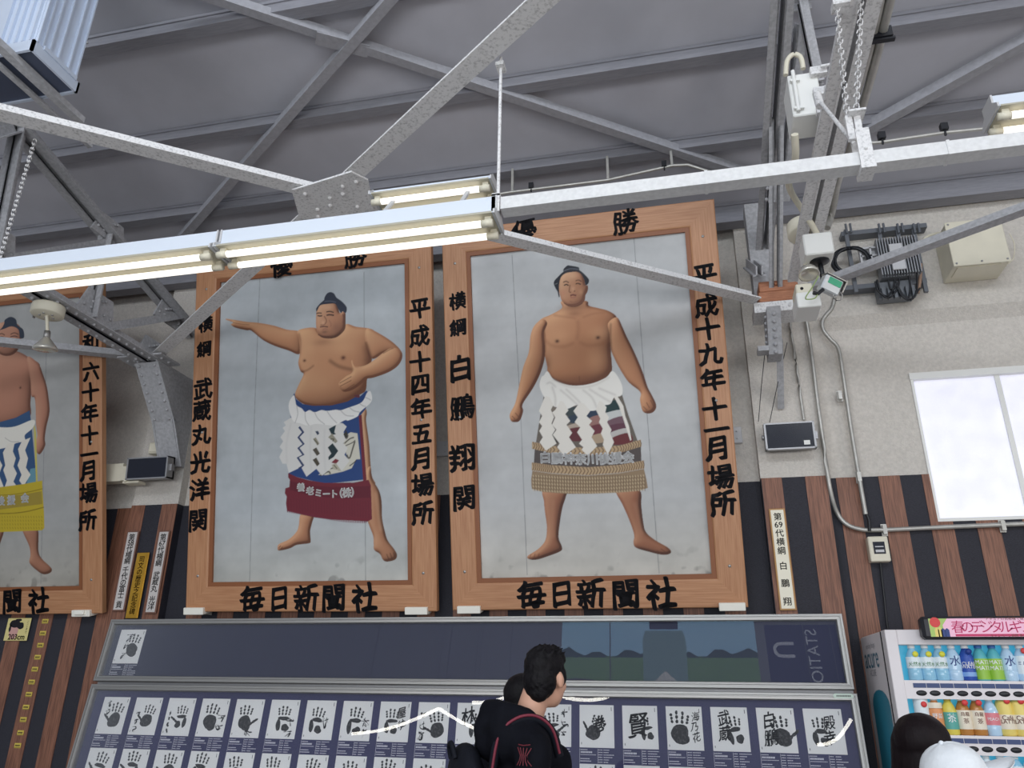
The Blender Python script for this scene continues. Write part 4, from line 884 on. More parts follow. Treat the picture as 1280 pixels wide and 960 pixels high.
def stroke(m, pts, w, z, taper=True):
    P = [Vector((x, y)) for x, y in pts]; Q = [P[0]]
    for i in range(len(P)-1):
        a, b, c, d = P[max(i-1, 0)], P[i], P[i+1], P[min(i+2, len(P)-1)]
        for j in range(1, 6): t = j/5; Q.append(.5*((2*b)+(-a+c)*t+(2*a-5*b+4*c-d)*t*t+(-a+3*b-3*c+d)*t**3))
    L = []; Rr = []
    for i, q in enumerate(Q):
        d = Q[min(i+1, len(Q)-1)]-Q[max(i-1, 0)]; n_ = Vector((-d.y, d.x)).normalized() if d.length > 1e-9 else Vector((0, 1)); f = i/(len(Q)-1)
        h = w/2*((.65+.5*math.sin(f*7+len(pts)))*(1 if not taper else min(1, 3*f+.45, 3.2*(1-f)+.25)))
        L.append(q+n_*h); Rr.append(q-n_*h)
    n = len(Q); m.add([(v.x, v.y, z) for v in L]+[(v.x, v.y, z) for v in Rr], [(i, i+1, n+i+1, n+i) for i in range(n-1)])


def hand_print(m, cx, cy, s, tilt, thumb, spread=1., gap=True, fade=False, fingers=4):
    """ink print of a palm: heel pads, finger pads with joint gaps, and a thumb at the side (thumb=+1 right, -1 left, 0 none)"""
    c, sn = math.cos(tilt), math.sin(tilt); T = lambda x, y: (cx+s*(x*c-y*sn), cy+s*(x*sn+y*c))
    def put_blob(x, y, rx, ry, rot=0, j=.12, z=.0016): m.poly([T(px, py) for px, py in blob(x, y, rx, ry, 16, j, rot)], z)
    side = thumb if thumb else 1
    if fade:       # hollow palm: separate heel, edge and knuckle pads
        put_blob(-side*.30, -.16, .15, .36, side*.12); put_blob(side*.18, -.30, .24, .22, 0, .2); put_blob(0, .22, .36, .12, 0, .2, .0017)
    else:
        put_blob(0, -.02, .40, .40, 0, .10); put_blob(side*.12, -.22, .30, .24, 0, .12, .0017)
    xs_ = [-.33, -.12, .10, .31]; ln = [.40, .52, .50, .36]
    if side < 0: ln = ln[::-1]; ln = [.44, .54, .5, .36]
    for k in range(fingers):
        a = (-xs_[k])*.55*spread; bx, by = xs_[k], .40; n3 = 3
        for j in range(n3):
            d = ln[k]*(.16+.36*j); px, py = bx-math.sin(a)*d, by+math.cos(a)*d
            put_blob(px, py, .062, ln[k]*(.17 if gap else .22), a, .15, .0018+.0001*j)
    if thumb:
        a = -side*1.0
        for j, d in enumerate((.10, .32, .5)): put_blob(side*.30-math.sin(a)*d, -.14+math.cos(a)*d, .085-.01*j, .14, a, .12, .0021)


def scrawl(m, x, y, h, w, n, r, th=.0085, z=.003):
    """a column of cursive brush characters"""
    yy = y
    for k in range(n):
        hh = h/n; pts = [(x+r.uniform(-w, w)*.5, yy-hh*r.uniform(.05, .3))]
        for q in range(r.randint(4, 6)): pts.append((x+r.uniform(-w, w)*.55, yy-hh*r.uniform(.05, .95)))
        stroke(m, pts, th*r.uniform(.8, 1.3), z+.0002*k)
        stroke(m, [(x-w*.5, yy-hh*r.uniform(.2, .5)), (x+w*r.uniform(.2, .6), yy-hh*r.uniform(.1, .4))], th*1.1, z+.0001)
        if r.random() < .6: stroke(m, [(x+w*r.uniform(-.2, .2), yy-hh*.05), (x+w*r.uniform(-.3, .3), yy-hh*.9)], th, z+.0002)
        yy -= hh


CW_, CH_ = .247, .281
def caption(u, v, r):
    m = MB(); z = -.0345
    m.box((u, v-.098, z), (u+.002, v-.006, z+.0004)); m.box((u+.128, v-.098, z), (u+.130, v-.006, z+.0004))
    def words(x0, y, ln, h):
        x = x0
        while x < x0+ln-.003: w = r.uniform(.004, .009); m.box((x, y, z), (min(x+w, x0+ln), y+h, z+.0004)); x += w+.0022
    words(u+.006, v-.016, .05, .005); words(u+.008, v-.035, .085, .011); words(u+.006, v-.048, .11, .004); words(u+.006, v-.074, .065, .0055); words(u+.006, v-.089, .075, .0055)
    for k in range(6): words(u+.134, v-.016-k*.0155, .028, .005); words(u+.170, v-.016-k*.0155, r.uniform(.03, .085), .005)
    onM(m, MC).build('caption', CAPT, tC)


# (hand x, hand y, size, tilt, thumb side, hollow palm, fingers), signature as (kind, x, y, height, width)
ROW1 = [(.60, .40, .40, -.10, -1, 0, 4, ('s', .27, .93, .45, .16, 2)), (.58, .40, .36, -.15, -1, 0, 4, ('s', .20, .62, .55, .14, 3)), (.60, .42, .34, .0, -1, 1, 4, ('s', .17, .66, .60, .08, 4)), (.42, .40, .42, -.1, 0, 0, 4, ('s', .80, .62, .50, .26, 2)),
        (.42, .40, .40, .0, 1, 0, 4, ('s', .62, .22, .2, .24, 1)), (.52, .42, .38, .0, 0, 1, 4, ('s', .74, .55, .52, .28, 2)), (.42, .40, .38, -.12, 0, 1, 4, ('s', .72, .58, .32, .32, 1)), (.46, .40, .40, -.12, 0, 1, 4, ('s', .80, .60, .56, .24, 2)),
        (.42, .42, .36, .0, 0, 1, 4, ('t', '屋ゆ', .74, .66, .30)), (.66, .34, .38, .15, -1, 0, 4, ('s', .18, .78, .74, .16, 3)), (.62, .36, .34, -.1, 0, 1, 4, ('t', '林', .34, .68, .46)), (.5, .42, .38, .0, 1, 0, 4, ('s', .2, .7, .6, .2, 2)),
        (.45, .40, .36, .1, 1, 1, 4, ('s', .80, .90, .72, .2, 3)), (.42, .36, .36, -.5, -1, 0, 4, ('t', '巻', .60, .55, .40)), (.70, .40, .30, .1, 0, 1, 3, ('t', '賢', .46, .55, .62)), (.36, .38, .46, -.05, 0, 0, 4, ('t', '海乃花', .80, .70, .24)),
        (.64, .40, .36, .15, 0, 1, 4, ('t', '武蔵', .34, .68, .36)), (.62, .36, .42, .12, 1, 0, 4, ('t', '白鵬', .34, .66, .40)), (.40, .40, .36, -.05, 0, 1, 4, ('t', '殿幸', .64, .62, .34))]
U0, UP_ = -4.856, .3073
DESC = ['thumb spread left', 'palm split by a pale crease', 'fingers printed as dots', 'solid dark palm', 'thumb stretched right', 'hollow grey palm', 'long flick of a signature', 'narrow fingers', 'pale palm and two characters', 'small print low at right', 'tree character over the palm', 'card hidden by the man', 'tall scrawled column', 'sideways print', 'large looping character', 'bold dark palm and three characters', 'two heavy characters at left', 'two characters over the palm', 'print crossed by a white lamp gleam']
ORD = ['leftmost', 'second', 'third', 'fourth', 'fifth', 'sixth', 'seventh', 'eighth', 'ninth', 'tenth', 'eleventh', 'twelfth', 'thirteenth', 'fourteenth', 'fifteenth', 'sixteenth', 'seventeenth', 'eighteenth', 'rightmost']
vt1 = cpx(600, 878.5)[1]; vt1 = (cpx(129, 871, -.03)[1]+cpx(1004, 885.5, -.03)[1])/2; ROWP = .385
def card(u, v, spec, label, r, group):
    M = MC @ Matrix.Translation((u, v-CH_, -.0335)); t = thing('hand_print_card', label, 'card', M=M, group=group)
    onM(MB().box((0, 0, 0), (CW_, CH_, .0012)), M).build('paper', PAPER, t); pp = t.children[-1]
    hx, hy, s, tilt, th, hol, nf, sig = spec; m = MB(); hand_print(m, hx*CW_, hy*CH_, s*CW_*1.36, tilt, th, 1., True, hol, nf); onM(m, M).build('hand_print', INK2, pp)
    m = MB()
    if sig[0] == 's': scrawl(m, sig[1]*CW_, sig[2]*CH_, sig[3]*CH_, sig[4]*CW_, sig[5], r)
    else:
        n = len(sig[1])
        for k, ch in enumerate(sig[1]): put(m, ch, sig[2]*CW_+r.uniform(-.006, .006), sig[3]*CH_-(k*sig[4]*.98)*CH_+(0 if n == 1 else .02), sig[4]*CH_, .0032, .016 if n < 3 else .006, .22, r.uniform(-.08, .08), .85)
    m.box((CW_*.92, CH_*.86, .0012), (CW_*.935, CH_*.95, .0016)); m.box((CW_*.05, CH_*.07, .0012), (CW_*.065, CH_*.12, .0016)); onM(m, M).build('signature', INK, pp)


for k in range(19):
    u = U0+UP_*k
    card(u, vt1, ROW1[k], '%s hand-print card of the upper row, %s' % (ORD[k], DESC[k]), random.Random(100+k), 'hand-print cards in the upper row'); caption(u, vt1-CH_, random.Random(k))
for k in range(19):
    u = U0+UP_*k; q = ROW1[(k*7+3) % 19]; r = random.Random(300+k)
    spec = (.5+r.uniform(-.08, .08), .46+r.uniform(-.05, .06), .40, r.uniform(-.2, .15), r.choice((0, -1, 1)), r.choice((0, 0, 1)), 4, ('s', r.choice((.2, .8)), .5, .45, .16, 2))
    card(u, vt1-ROWP, spec, '%s hand-print card of the lower row, cut off by the bottom of the picture' % ORD[k], r, 'hand-print cards in the lower row')
u, v = cpx(152, 787, -.03)
card(u, v, (.62, .42, .40, -.1, 0, 0, 4, ('s', .42, .92, .85, .26, 3)), 'lone hand-print card in the top left of the dark upper panel', random.Random(77), None); caption(u, v-CH_, random.Random(99))

# ================================================================== PLAQUES AND MARKS ON THE STRIPED WALL
def wallM(x, y, z): return Matrix(((1, 0, 0, x), (0, 0, -1, y), (0, 1, 0, z), (0, 0, 0, 1)))
def plaque(px0, py0, px1, py1, w, y, chars, face, edge, label, tsz, ink=INK, yb=None):
    a = onY(px0, py0, y); b = onY(px1, py1, y); x = (a.x+b.x)/2; h = a.z-b.z; M = wallM(x-w/2, y, b.z)
    t = thing('name_plaque', label, 'plaque', M=M, group='name plaques on the striped wall')
    onM(MB().bevbox((0, 0, 0), (w, h, .012), .003), M).build('board', edge, t); onM(MB().box((.012, .012, .012), (w-.012, h-.012, .0135)), M).build('face', face, t)
    m = MB(); n = sum(g for _, g in chars); yy = h-.03; k = (h-.06)/n
    for ch, g in chars:
        if ch.strip(): put(m, ch, w/2, yy-g*k/2, tsz, .0140, .014)
        yy -= g*k
    onM(m, M).build('lettering', ink, t)


IVORY = mat('plaque_ivory', (240, 234, 214), .4); TANW = mat('plaque_edge', (186, 142, 88), .5); GOLD = mat('plaque_gold', (206, 158, 58), .3, .7, .1, 12); BRN = mat('plaque_brown', (120, 84, 70), .5); SILV = mat('plaque_silver', (206, 200, 196), .3, .1)
plaque(970.5, 636, 985.5, 763, .118, 6.178, [('第', 1), ('69', .9), ('代', 1), ('横', 1), ('綱', 1), (' ', .7), ('白', 1), (' ', .9), ('鵬', 1), (' ', 1.0), ('翔', 1)], IVORY, TANW, 'tall ivory name plaque at the right of the portraits, on a wood stripe', .062)
plaque(167.5, 664, 148.5, 764, .125, 6.178, [('第', 1), ('58', .9), ('代', 1), ('横', 1), ('綱', 1), (' ', .5), ('千', 1), ('代', 1), ('の', 1), ('富', 1), ('士', 1), (' ', .5), ('貢', 1)], SILV, BRN, 'pale name plaque left of the gold one, between the portraits', .066)
plaque(206, 663.5, 189, 767, .115, 6.178, [('第', 1), ('67', .9), ('代', 1), ('横', 1), ('綱', 1), (' ', .8), ('武', 1), ('蔵', 1), ('丸', 1), (' ', .6), ('光', 1), ('洋', 1)], SILV, BRN, 'pale name plaque right of the gold one, beside the middle portrait', .066)
plaque(179, 691, 166, 773, .125, 6.172, [('司', 1), ('文', 1), ('の', 1), ('歴', 1), ('史', 1), ('之', 1), ('記', 1), ('念', 1), ('碑', 1)], GOLD, GOLD, 'shiny gold plaque between the two pale name plaques', .06, mat('plaque_ink', (92, 56, 24), .5))
tags = [(56, 776.5), (53, 791.5), (50, 806.5), (46.5, 821.5), (43, 836.5), (39, 852.5), (35.5, 868), (32, 884), (28.5, 899.5), (25, 916), (21.5, 932)]
YEL = mat('tag_yellow', (214, 190, 84), .5)
ht = ['topmost', 'second', 'third', 'fourth', 'fifth', 'sixth', 'seventh', 'eighth', 'ninth', 'tenth', 'lowest']
for i, (px, py) in enumerate(tags):
    p = onY(px, py, 6.275); M = wallM(p.x-.033, 6.281, p.z-.02); t = thing('height_tag', '%s yellow height tag on the wood stripe under the leftmost portrait' % ht[i], 'tag', M=M, group='yellow height tags')
    onM(MB().box((0, 0, 0), (.066, .04, .002)), M).build('tag', YEL, t); m = MB()
    for k in range(5): m.box((.008+k*.01, .014, .002), (.015+k*.01, .027, .0024))
    m.box((.0, .003, .002), (.066, .006, .0024)); onM(m, M).build('lettering', INK, t)
p0, p1 = onY(4, 801, 6.27), onY(40, 771, 6.27); M = wallM(p0.x, 6.275, p0.z); w, h = p1.x-p0.x-.0, p1.z-p0.z-.01
t = thing('height_sign', 'small yellow sign with a topknotted head and 203cm, bottom left', 'sign', M=M); onM(MB().bevbox((0, 0, 0), (w, h, .008), .003), M).build('board', mat('sign_yellow', (222, 208, 140), .4), t)
m = MB().poly(blob(w*.36, h*.42, w*.20, h*.36, 20, .05), .0085); onM(m, M).build('face', mat('sign_skin', (206, 158, 150), .5), t)
m = MB().poly(blob(w*.36, h*.74, w*.24, h*.17, 20, .1), .009); m.poly(blob(w*.60, h*.66, w*.15, h*.16, 20, .15), .0092); m.poly(blob(w*.47, h*.9, w*.14, h*.07), .0092); m.poly(blob(w*.18, h*.55, w*.05, h*.16), .009); onM(m, M).build('hair', INK, t)
m = MB(); put(m, '203cm', w*.54, h*.17, h*.34, .0096, .02)
for k, ch in enumerate('ここまで'): put(m, ch, w*.9, h*(.82-.15*k), h*.13, .0096)
onM(m, M).build('lettering', INK, t)


# ================================================================== EQUIPMENT
def smoothp(pts, k=5):
    P = [Vector(p) for p in pts]; Q = [P[0]]
    for i in range(len(P)-1):
        a, b, c, d = P[max(i-1, 0)], P[i], P[i+1], P[min(i+2, len(P)-1)]
        for j in range(1, k+1): t = j/k; Q.append(.5*((2*b)+(-a+c)*t+(2*a-5*b+4*c-d)*t*t+(-a+3*b-3*c+d)*t**3))
    return Q
def pxtube(name, pts, Y, r, m_, label, cat, group=None, sm=True):
    Ys = Y if isinstance(Y, (list, tuple)) else [Y]*len(pts); P = [onY(px, py, y) for (px, py), y in zip(pts, Ys)]
    return single(MB().tube(smoothp(P) if sm else P, r, 8), name, m_, label, cat, group)


pxtube('wall_conduit', [(1000, 385), (1003, 392), (1008, 402), (1014, 440), (1023, 510), (1034, 590), (1040, 622), (1047, 642), (1058, 655), (1075, 661.5), (1100, 662.5), (1180, 659), (1290, 654.5)], [6.1, 6.14, 6.16, 6.165, 6.165, 6.165, 6.2, 6.25, 6.25, 6.25, 6.25, 6.25, 6.25], .017, PIPE, 'metal conduit that bends above the breaker box and runs under the window', 'pipe', 'wall conduits')
pxtube('wall_conduit', [(1043, 372), (1040, 385), (1029, 399), (1029, 412), (1038, 424), (1048, 436), (1054, 470), (1066, 550), (1082, 643)], 6.225, .017, PIPE, 'kinked metal conduit running straight down to the breaker box', 'pipe', 'wall conduits')
pxtube('wall_conduit', [(996, 391), (989, 397), (988, 412), (993, 440), (999, 485), (1005, 525)], 6.17, .012, PIPE, 'thin conduit running down to the right dark LED panel', 'pipe', 'wall conduits')
for px, py, Y, lb in ((1050, 494, 6.22, 'small saddle clip on the kinked conduit, on the plaster'), (1074, 596, 6.22, 'small saddle clip where the kinked conduit reaches the stripes'), (1106, 662, 6.245, 'pale saddle clip beside the breaker box'), (1254, 657, 6.245, 'pale saddle clip under the window')):
    p = onY(px, py, Y); single(MB().box((p.x-.014, p.y-.012, p.z-.035), (p.x+.014, p.y+.03, p.z+.035)).box((p.x-.02, p.y+.02, p.z-.045), (p.x+.02, p.y+.03, p.z+.045)), 'pipe_clip', PIPE, lb, 'clip')
pxtube('power_cable', [(1082, 641), (1086, 650), (1087, 664)], 6.23, .012, BLACKP, 'short black cable from the kinked conduit into the breaker box', 'cable')
pxtube('power_cable', [(1100, 700), (1102, 720), (1105, 745), (1108, 775), (1112, 800)], 6.27, .007, BLACKP, 'thin dark cable hanging from the breaker box down a dark stripe', 'cable')
p0, p1 = onY(1089, 702, 6.2), onY(1109, 670, 6.2); t = thing('breaker_box', 'small white breaker box at the end of the kinked conduit', 'box', (p0.x, 6.29, p0.z)); w, h = p1.x-p0.x, p1.z-p0.z
MB().bevbox((p0.x, 6.2, p0.z), (p0.x+w, 6.286, p0.z+h), .006).build('housing', CREAM, t); m = MB().box((p0.x+w*.22, 6.197, p0.z+h*.3), (p0.x+w*.8, 6.201, p0.z+h*.78)); bw = m.build('window', SCREEN, t)
m = MB().box((p0.x+w*.3, 6.192, p0.z+h*.36), (p0.x+w*.72, 6.197, p0.z+h*.46)); m.box((p0.x+w*.3, 6.192, p0.z+h*.56), (p0.x+w*.72, 6.197, p0.z+h*.6)); m.build('switch', GREYB, bw)
# LED panels
def led(px0, py0, px1, py1, Y, d, label, tilt, sticker):
    a, b = onY(px0, py0, Y), onY(px1, py1, Y); cx, cz = (a.x+b.x)/2, (a.z+b.z)/2; w, h = b.x-a.x, a.z-b.z
    M = Matrix.Translation((cx, Y, cz)) @ Matrix.Rotation(tilt, 4, 'X') @ wallM(0, 0, 0); t = thing('led_panel', label, 'display', M=M, group='dark LED panels')
    m = MB(); f = .012
    for q in (((-w/2, -h/2, -d), (w/2, -h/2+f, .006)), ((-w/2, h/2-f, -d), (w/2, h/2, .006)), ((-w/2, -h/2, -d), (-w/2+f*1.2, h/2, .006)), ((w/2-f*1.2, -h/2, -d), (w/2, h/2, .006)), ((-w/2, -h/2, -d), (w/2, h/2, -d+.02))): m.box(*q)
    onM(m, M).build('case', ALUD, t); onM(MB().box((-w/2+f, -h/2+f, -.02), (w/2-f, h/2-f, 0)), M).build('screen', SCREEN, t); scr = t.children[-1]
    m = MB().box((-w*.2, -h*.1, -d-.1), (w*.2, h*.3, -d)); m.box((w/2, -.03, -d*.7), (w/2+.02, .03, -d*.3)); m.lathe([(0, 0), (.02, 0), (.02, .018), (0, .018)], (-w/2-.02, 0, -d*.4), 10, (1, 0, 0)); onM(m, M).build('mount', ALUD, t)
    if sticker: onM(MB().box((w*.26, -h*.36, 0), (w*.38, -h*.2, .0012)), M).build('sticker', WHITE, scr, label='small white sticker')
    return t


led(954, 530, 1021.5, 559.5, 6.05, .06, 'dark LED panel on the plaster right of the portraits, with a white sticker', .05, True)
led(161, 573, 207, 597, 5.95, .10, 'dark LED panel between the leftmost and middle portraits', .12, False)
pxtube('stay_wire', [(948, 527), (952, 480), (957, 432)], [6.05, 6.0, 5.8], .003, BLACKP, 'thin wire from the steel bracket to the left end of the right LED panel', 'wire', 'stay wires of the LED panel', False)
pxtube('stay_wire', [(962, 528), (972, 480), (984, 428)], [6.05, 6.0, 5.9], .003, BLACKP, 'thin wire slanting from the knee brace to the right LED panel', 'wire', 'stay wires of the LED panel', False)
p0, p1 = onY(184, 567, 6.1), onY(200, 552, 6.1); t = thing('junction_box', 'small cream junction box above the left LED panel', 'box', (p0.x, 6.2, p0.z)); MB().bevbox((p0.x, 6.1, p0.z), (p1.x, 6.198, p1.z), .01).build('housing', CREAM, t); MB().bevbox((p0.x+.015, 6.094, p0.z+.015), (p1.x-.015, 6.101, p1.z-.015), .003).build('lid', CREAM, t); MB().tube([(p1.x, 6.15, p0.z+.04), (p1.x+.08, 6.16, p0.z+.05)], .012, 8).build('cable_gland', ALUD, t)
a = onY(128, 588, 6.0); b = onY(152, 592, 6.0); m = MB(); m.box((a.x-.08, 6.0, b.z-.07), (b.x, 6.1, b.z+.1)); m.box((b.x-.08, 6.1, b.z-.03), (b.x-.02, 6.29, b.z+.05)); m.box((b.x, 6.0, b.z-.065), (b.x+.05, 6.1, b.z+.07)); m.box((b.x+.03, 6.0, b.z-.095), (b.x+.2, 6.1, b.z-.075)); m.ball((b.x+.06, 5.995, b.z-.07), .018)
single(m, 'bracket_arm', CREAM, 'cream box arm beside the left LED panel, against the leftmost portrait', 'bracket')
# small white wall socket plates in the gaps by the portraits
for px, py, lb in ((554, 561, 'small grey plate on the wall between the two large portraits'), (918, 544, 'small white plate on the wall right of the square-standing portrait')):
    p = onY(px, py, 6.28); m = MB().bevbox((p.x-.06, 6.27, p.z-.07), (p.x+.06, 6.30, p.z+.07), .006); m.ball((p.x+.02, 6.268, p.z+.03), .008); m.ball((p.x+.02, 6.268, p.z-.03), .008); single(m, 'wall_plate', GREYB, lb, 'plate')
# white switch box on the right truss
Yb = 3.55; a, b = onY(984, 95, Yb), onY(1021, 88, Yb); z1 = (a.z+b.z)/2+.0; z0 = onY(990, 146, Yb).z; t = thing('switch_box', 'white steel switch box with a lever bar, high on the right truss', 'box', (a.x, Yb, z0))
MB().bevbox((a.x, Yb, z0), (b.x, Yb+.20, z1), .006).build('housing', WHITE, t); x = a.x+.028
MB().tube([(x, Yb-.014, z0+.02), (x, Yb-.014, z1+.012)], .011, 10).box((x-.02, Yb-.02, z0+.035), (x+.03, Yb, z0+.05)).box((x-.02, Yb-.02, z1-.06), (x+.03, Yb, z1-.045)).build('hinge_bar', WHITE, t)
m = MB()
for dz in (.24, .1, -.02): m.box((b.x-.04, Yb-.03, z0+dz), (b.x+.045, Yb+.01, z0+dz+.05)); m.tube([(b.x+.01, Yb-.05, z0+dz+.025), (b.x+.07, Yb-.05, z0+dz+.028)], .009, 6)
m.build('beam_clamp', STEEL, t, label='steel clamp holding the box to the chord')
pxtube('flexible_conduit', [(982, 94), (984, 76), (992, 68), (1001, 72), (1004, 86)], Yb+.08, .014, CREAM, 'grey hose looping over the top of the white switch box', 'hose', 'grey hoses of the truss equipment')
pxtube('flexible_conduit', [(993.5, 168), (994, 200), (986, 225), (989, 240), (1000, 258), (1012, 276), (1021, 292)], [3.64, 3.8, 4.1, 4.3, 4.45, 4.5, 4.56], .02, CREAM, 'grey hose hanging from the switch box down to the square white housing', 'hose', 'grey hoses of the truss equipment')
for i, pts in enumerate(([(1104, -20), (1096, 20), (1082, 80), (1066, 130), (1053, 172), (1044, 205), (1032, 262), (1027, 285)], [(1118, -20), (1108, 20), (1092, 85), (1073, 150), (1060, 195), (1048, 225), (1041, 262), (1034, 285)])):
    P = [onZ(px, py, 4.47) for px, py in pts[:6]]; P += [onY(px, py, 4.7+.0*k) for k, (px, py) in enumerate(pts[6:])]; single(MB().tube(smoothp(P), .022, 10), 'truss_conduit', PIPE, ('inner' if i == 0 else 'outer')+' grey conduit of the pair running along the right truss', 'pipe', 'conduit pair on the right truss')
p = onZ(1097, 44, 4.46); single(MB().box((p.x-.07, p.y-.02, p.z-.028), (p.x+.06, p.y+.02, p.z+.03)).box((p.x-.08, p.y-.012, p.z-.04), (p.x+.07, p.y+.012, p.z-.028)), 'conduit_strap', BLACKP, 'dark strap around the conduit pair at the top right', 'clip')
# camera group on the node
Yc = 4.56
t = thing('ceiling_junction', 'round cream junction cup behind the square white housing', 'junction', onY(1004, 290, Yc+.15)); o = onY(1004, 287, Yc+.15); MB().lathe([(0, .045), (.096, .045), (.103, .038), (.103, -.046), (.092, -.053), (0, -.053)], o, 28, (.05, .15, 1)).build('cup', CREAM, t)
m = MB()
for dx, dy in ((-.03, -.04), (.02, -.05), (.05, -.01)): m.lathe([(0, -.062), (.008, -.062), (.008, -.05)], o+Vector((dx, dy, 0)), 8)
m.build('screw', ALUD, t)
a, b = onY(1006.5, 318, Yc-.08), onY(1044, 316, Yc-.08); w = b.x-a.x; z0 = (a.z+b.z)/2; t = thing('camera_housing', 'square white camera housing with a dark lens window underneath', 'camera', (a.x+w/2, Yc, z0))
MB().bevbox((a.x, Yc-.08, z0), (a.x+w, Yc+.13, z0+.155), .008).build('housing', WHITE, t); MB().lathe([(0, -.012), (.045, -.012), (.06, -.004), (.06, .002), (0, .002)], (a.x+w/2+.01, Yc+.02, z0), 24).build('lens_window', BLACKP, t); MB().tube([(a.x+w*.6, Yc+.05, z0), (a.x+w*.62, Yc+.05, z0-.13)], .016, 10).build('mount_stem', BLACKP, t)
o = onY(1011, 342, Yc-.02); t = thing('reflector_lamp', 'silver dish lamp below the square white housing', 'lamp', o); MB().lathe([(.02, .046), (.046, .041), (.06, .014), (.064, -.01), (.058, -.012), (.046, .0), (0, .011)], o, 24, (0, .25, 1)).build('dish', mat('silvered', (214, 210, 200), .25, .6), t); MB().tube([o+Vector((0, .02, .04)), o+Vector((.0, .09, .13))], .014, 8).build('stem', CREAM, t)
a, b = onY(997, 386, Yc), onY(1027, 384, Yc); z0 = (a.z+b.z)/2; w = b.x-a.x; t = thing('terminal_box', 'white terminal box under the silver dish lamp, beside the timber block', 'box', (a.x, Yc, z0)); MB().bevbox((a.x, Yc-.02, z0), (a.x+w, Yc+.2, z0+.105), .006).build('housing', WHITE, t); m = MB().bevbox((a.x+.01, Yc+.02, z0+.105), (a.x+w-.03, Yc+.2, z0+.185), .006); m.build('upper_cover', CREAM, t); MB().lathe([(0, -.002), (.010, -.002), (.010, .004)], (a.x+.045, Yc+.02, z0+.15), 12, (0, 1, 0)).build('knockout', INK, t)
o = onY(1038, 357, Yc-.06); M = Matrix.Translation(o) @ Euler((math.radians(20), math.radians(22), math.radians(25))).to_matrix().to_4x4(); t = thing('sensor_unit', 'small silver sensor with a green label, tilted under the camera housing', 'sensor', M=M)
onM(MB().bevbox((-.06, -.03, -.05), (.06, .04, .05), .008), M).build('housing', mat('sensor_silver', (206, 210, 212), .35, .3), t); m = MB().box((-.035, -.032, .0), (.05, -.029, .04)); onM(m, M).build('label_plate', mat('green_label', (70, 170, 130), .5), t); m = MB().box((-.06, -.034, .052), (.08, .05, .058)); m.box((.07, -.034, -.02), (.078, .05, .058)); onM(m, M).build('sun_shield', ALU, t)
m = MB().tube([(-.04, -.02, -.05), (-.06, -.03, -.09), (-.09, -.03, -.1)], .012, 8); onM(m, M).build('plug', BLACKP, t); m = MB().tube([(.06+.03*math.cos(k*.7), -.02, -.045+.03*math.sin(k*.7)) for k in range(10)], .004, 6); onM(m, M).build('ring', ALU, t)
m = MB(); put(m, 'SAFE', .008, .02, .032, 0, .01); m.v = [M @ (Matrix(((1, 0, 0, 0), (0, 0, -1, -.0325), (0, 1, 0, 0), (0, 0, 0, 1))) @ v) for v in m.v]
pxtube('sensor_cable', [(1023, 345), (1016, 358), (1008, 370), (1008, 374), (1018, 373), (1022, 368)], Yc-.1, .004, mat('green_cable', (150, 170, 110), .5), 'thin green cable curling from the sensor past the dish lamp', 'cable')
# terminal rack with its cables on the upper right wall
Yr = 6.21; R_ = lambda px, py, y=Yr: onY(px, py, y)
t = thing('cable_rack', 'dark rack of finned amplifier and coiled cables on the upper right wall', 'rack', R_(1100, 340))
m = MB(); a, b = R_(1050, 300), R_(1150, 285)
for py0, py1 in ((292, 296), (360, 364)): p, q = R_(1050, py0+8), R_(1155, py0-6); m.box((p.x, 6.13, (p.z+q.z)/2-.02), (q.x, 6.23, (p.z+q.z)/2+.02))
for px in (1056, 1097, 1120, 1140): p, q = R_(px, 300), R_(px, 372); m.box((p.x-.015, 6.12, q.z), (p.x+.015, 6.15, p.z+.05)); m.tube([(p.x, 6.1, p.z+.0), (p.x, 6.1, p.z+.09)], .01, 6); m.tube([(p.x+.035, 6.1, p.z+.0), (p.x+.035, 6.1, p.z+.09)], .01, 6)
m.build('rail', mat('rack_dark', (104, 108, 115), .5), t)
m = MB(); a, b = R_(1103, 345, 6.02), R_(1142, 295, 6.02)
m.box((a.x, 6.05, a.z), (b.x, 6.13, b.z))
for k in range(15): x = a.x+(b.x-a.x)*k/14; m.box((x-.004, 6.0, a.z), (x+.004, 6.05, b.z))
m.build('heat_sink', mat('fin_grey', (148, 150, 154), .45, .4), t); m = MB().bevbox((a.x+.08, 5.985, a.z+.03), (a.x+.18, 6.0, b.z-.07), .004); m.build('front_plate', GREYB, t)
m = MB(); a, b = R_(1078, 330, 6.06), R_(1100, 308, 6.06); m.box((a.x, 6.1, a.z), (b.x, 6.13, b.z))
for k in (0, .5, 1): m.box((a.x, 6.06, a.z+(b.z-a.z)*k-.008), (b.x, 6.1, a.z+(b.z-a.z)*k+.008)); m.box((a.x+(b.x-a.x)*k-.008, 6.06, a.z), (a.x+(b.x-a.x)*k+.008, 6.1, b.z))
m.build('terminal_block', GREYB, t)
m = MB(); c = R_(1064, 327, 6.06); m.tube([c+Vector((.145*math.cos(k*math.pi/14), .006*math.sin(k), .13*math.sin(k*math.pi/14))) for k in range(29)], .018, 8, False); m.tube([c+Vector((.128*math.cos(k*math.pi/14), -.02, .118*math.sin(k*math.pi/14))) for k in range(29)], .012, 8, False); m.build('coiled_cable', BLACKP, t)
m = MB(); a, b = R_(1100, 372, 6.08), R_(1140, 348, 6.08); m.box((a.x, 6.1, a.z), (b.x, 6.2, b.z))
for k in range(6): x = a.x+.03+k*.045; m.box((x-.012, 6.06, a.z-.02), (x+.012, 6.1, a.z+.08))
m.build('connector_block', mat('rack_dark2', (112, 116, 122), .5), t)
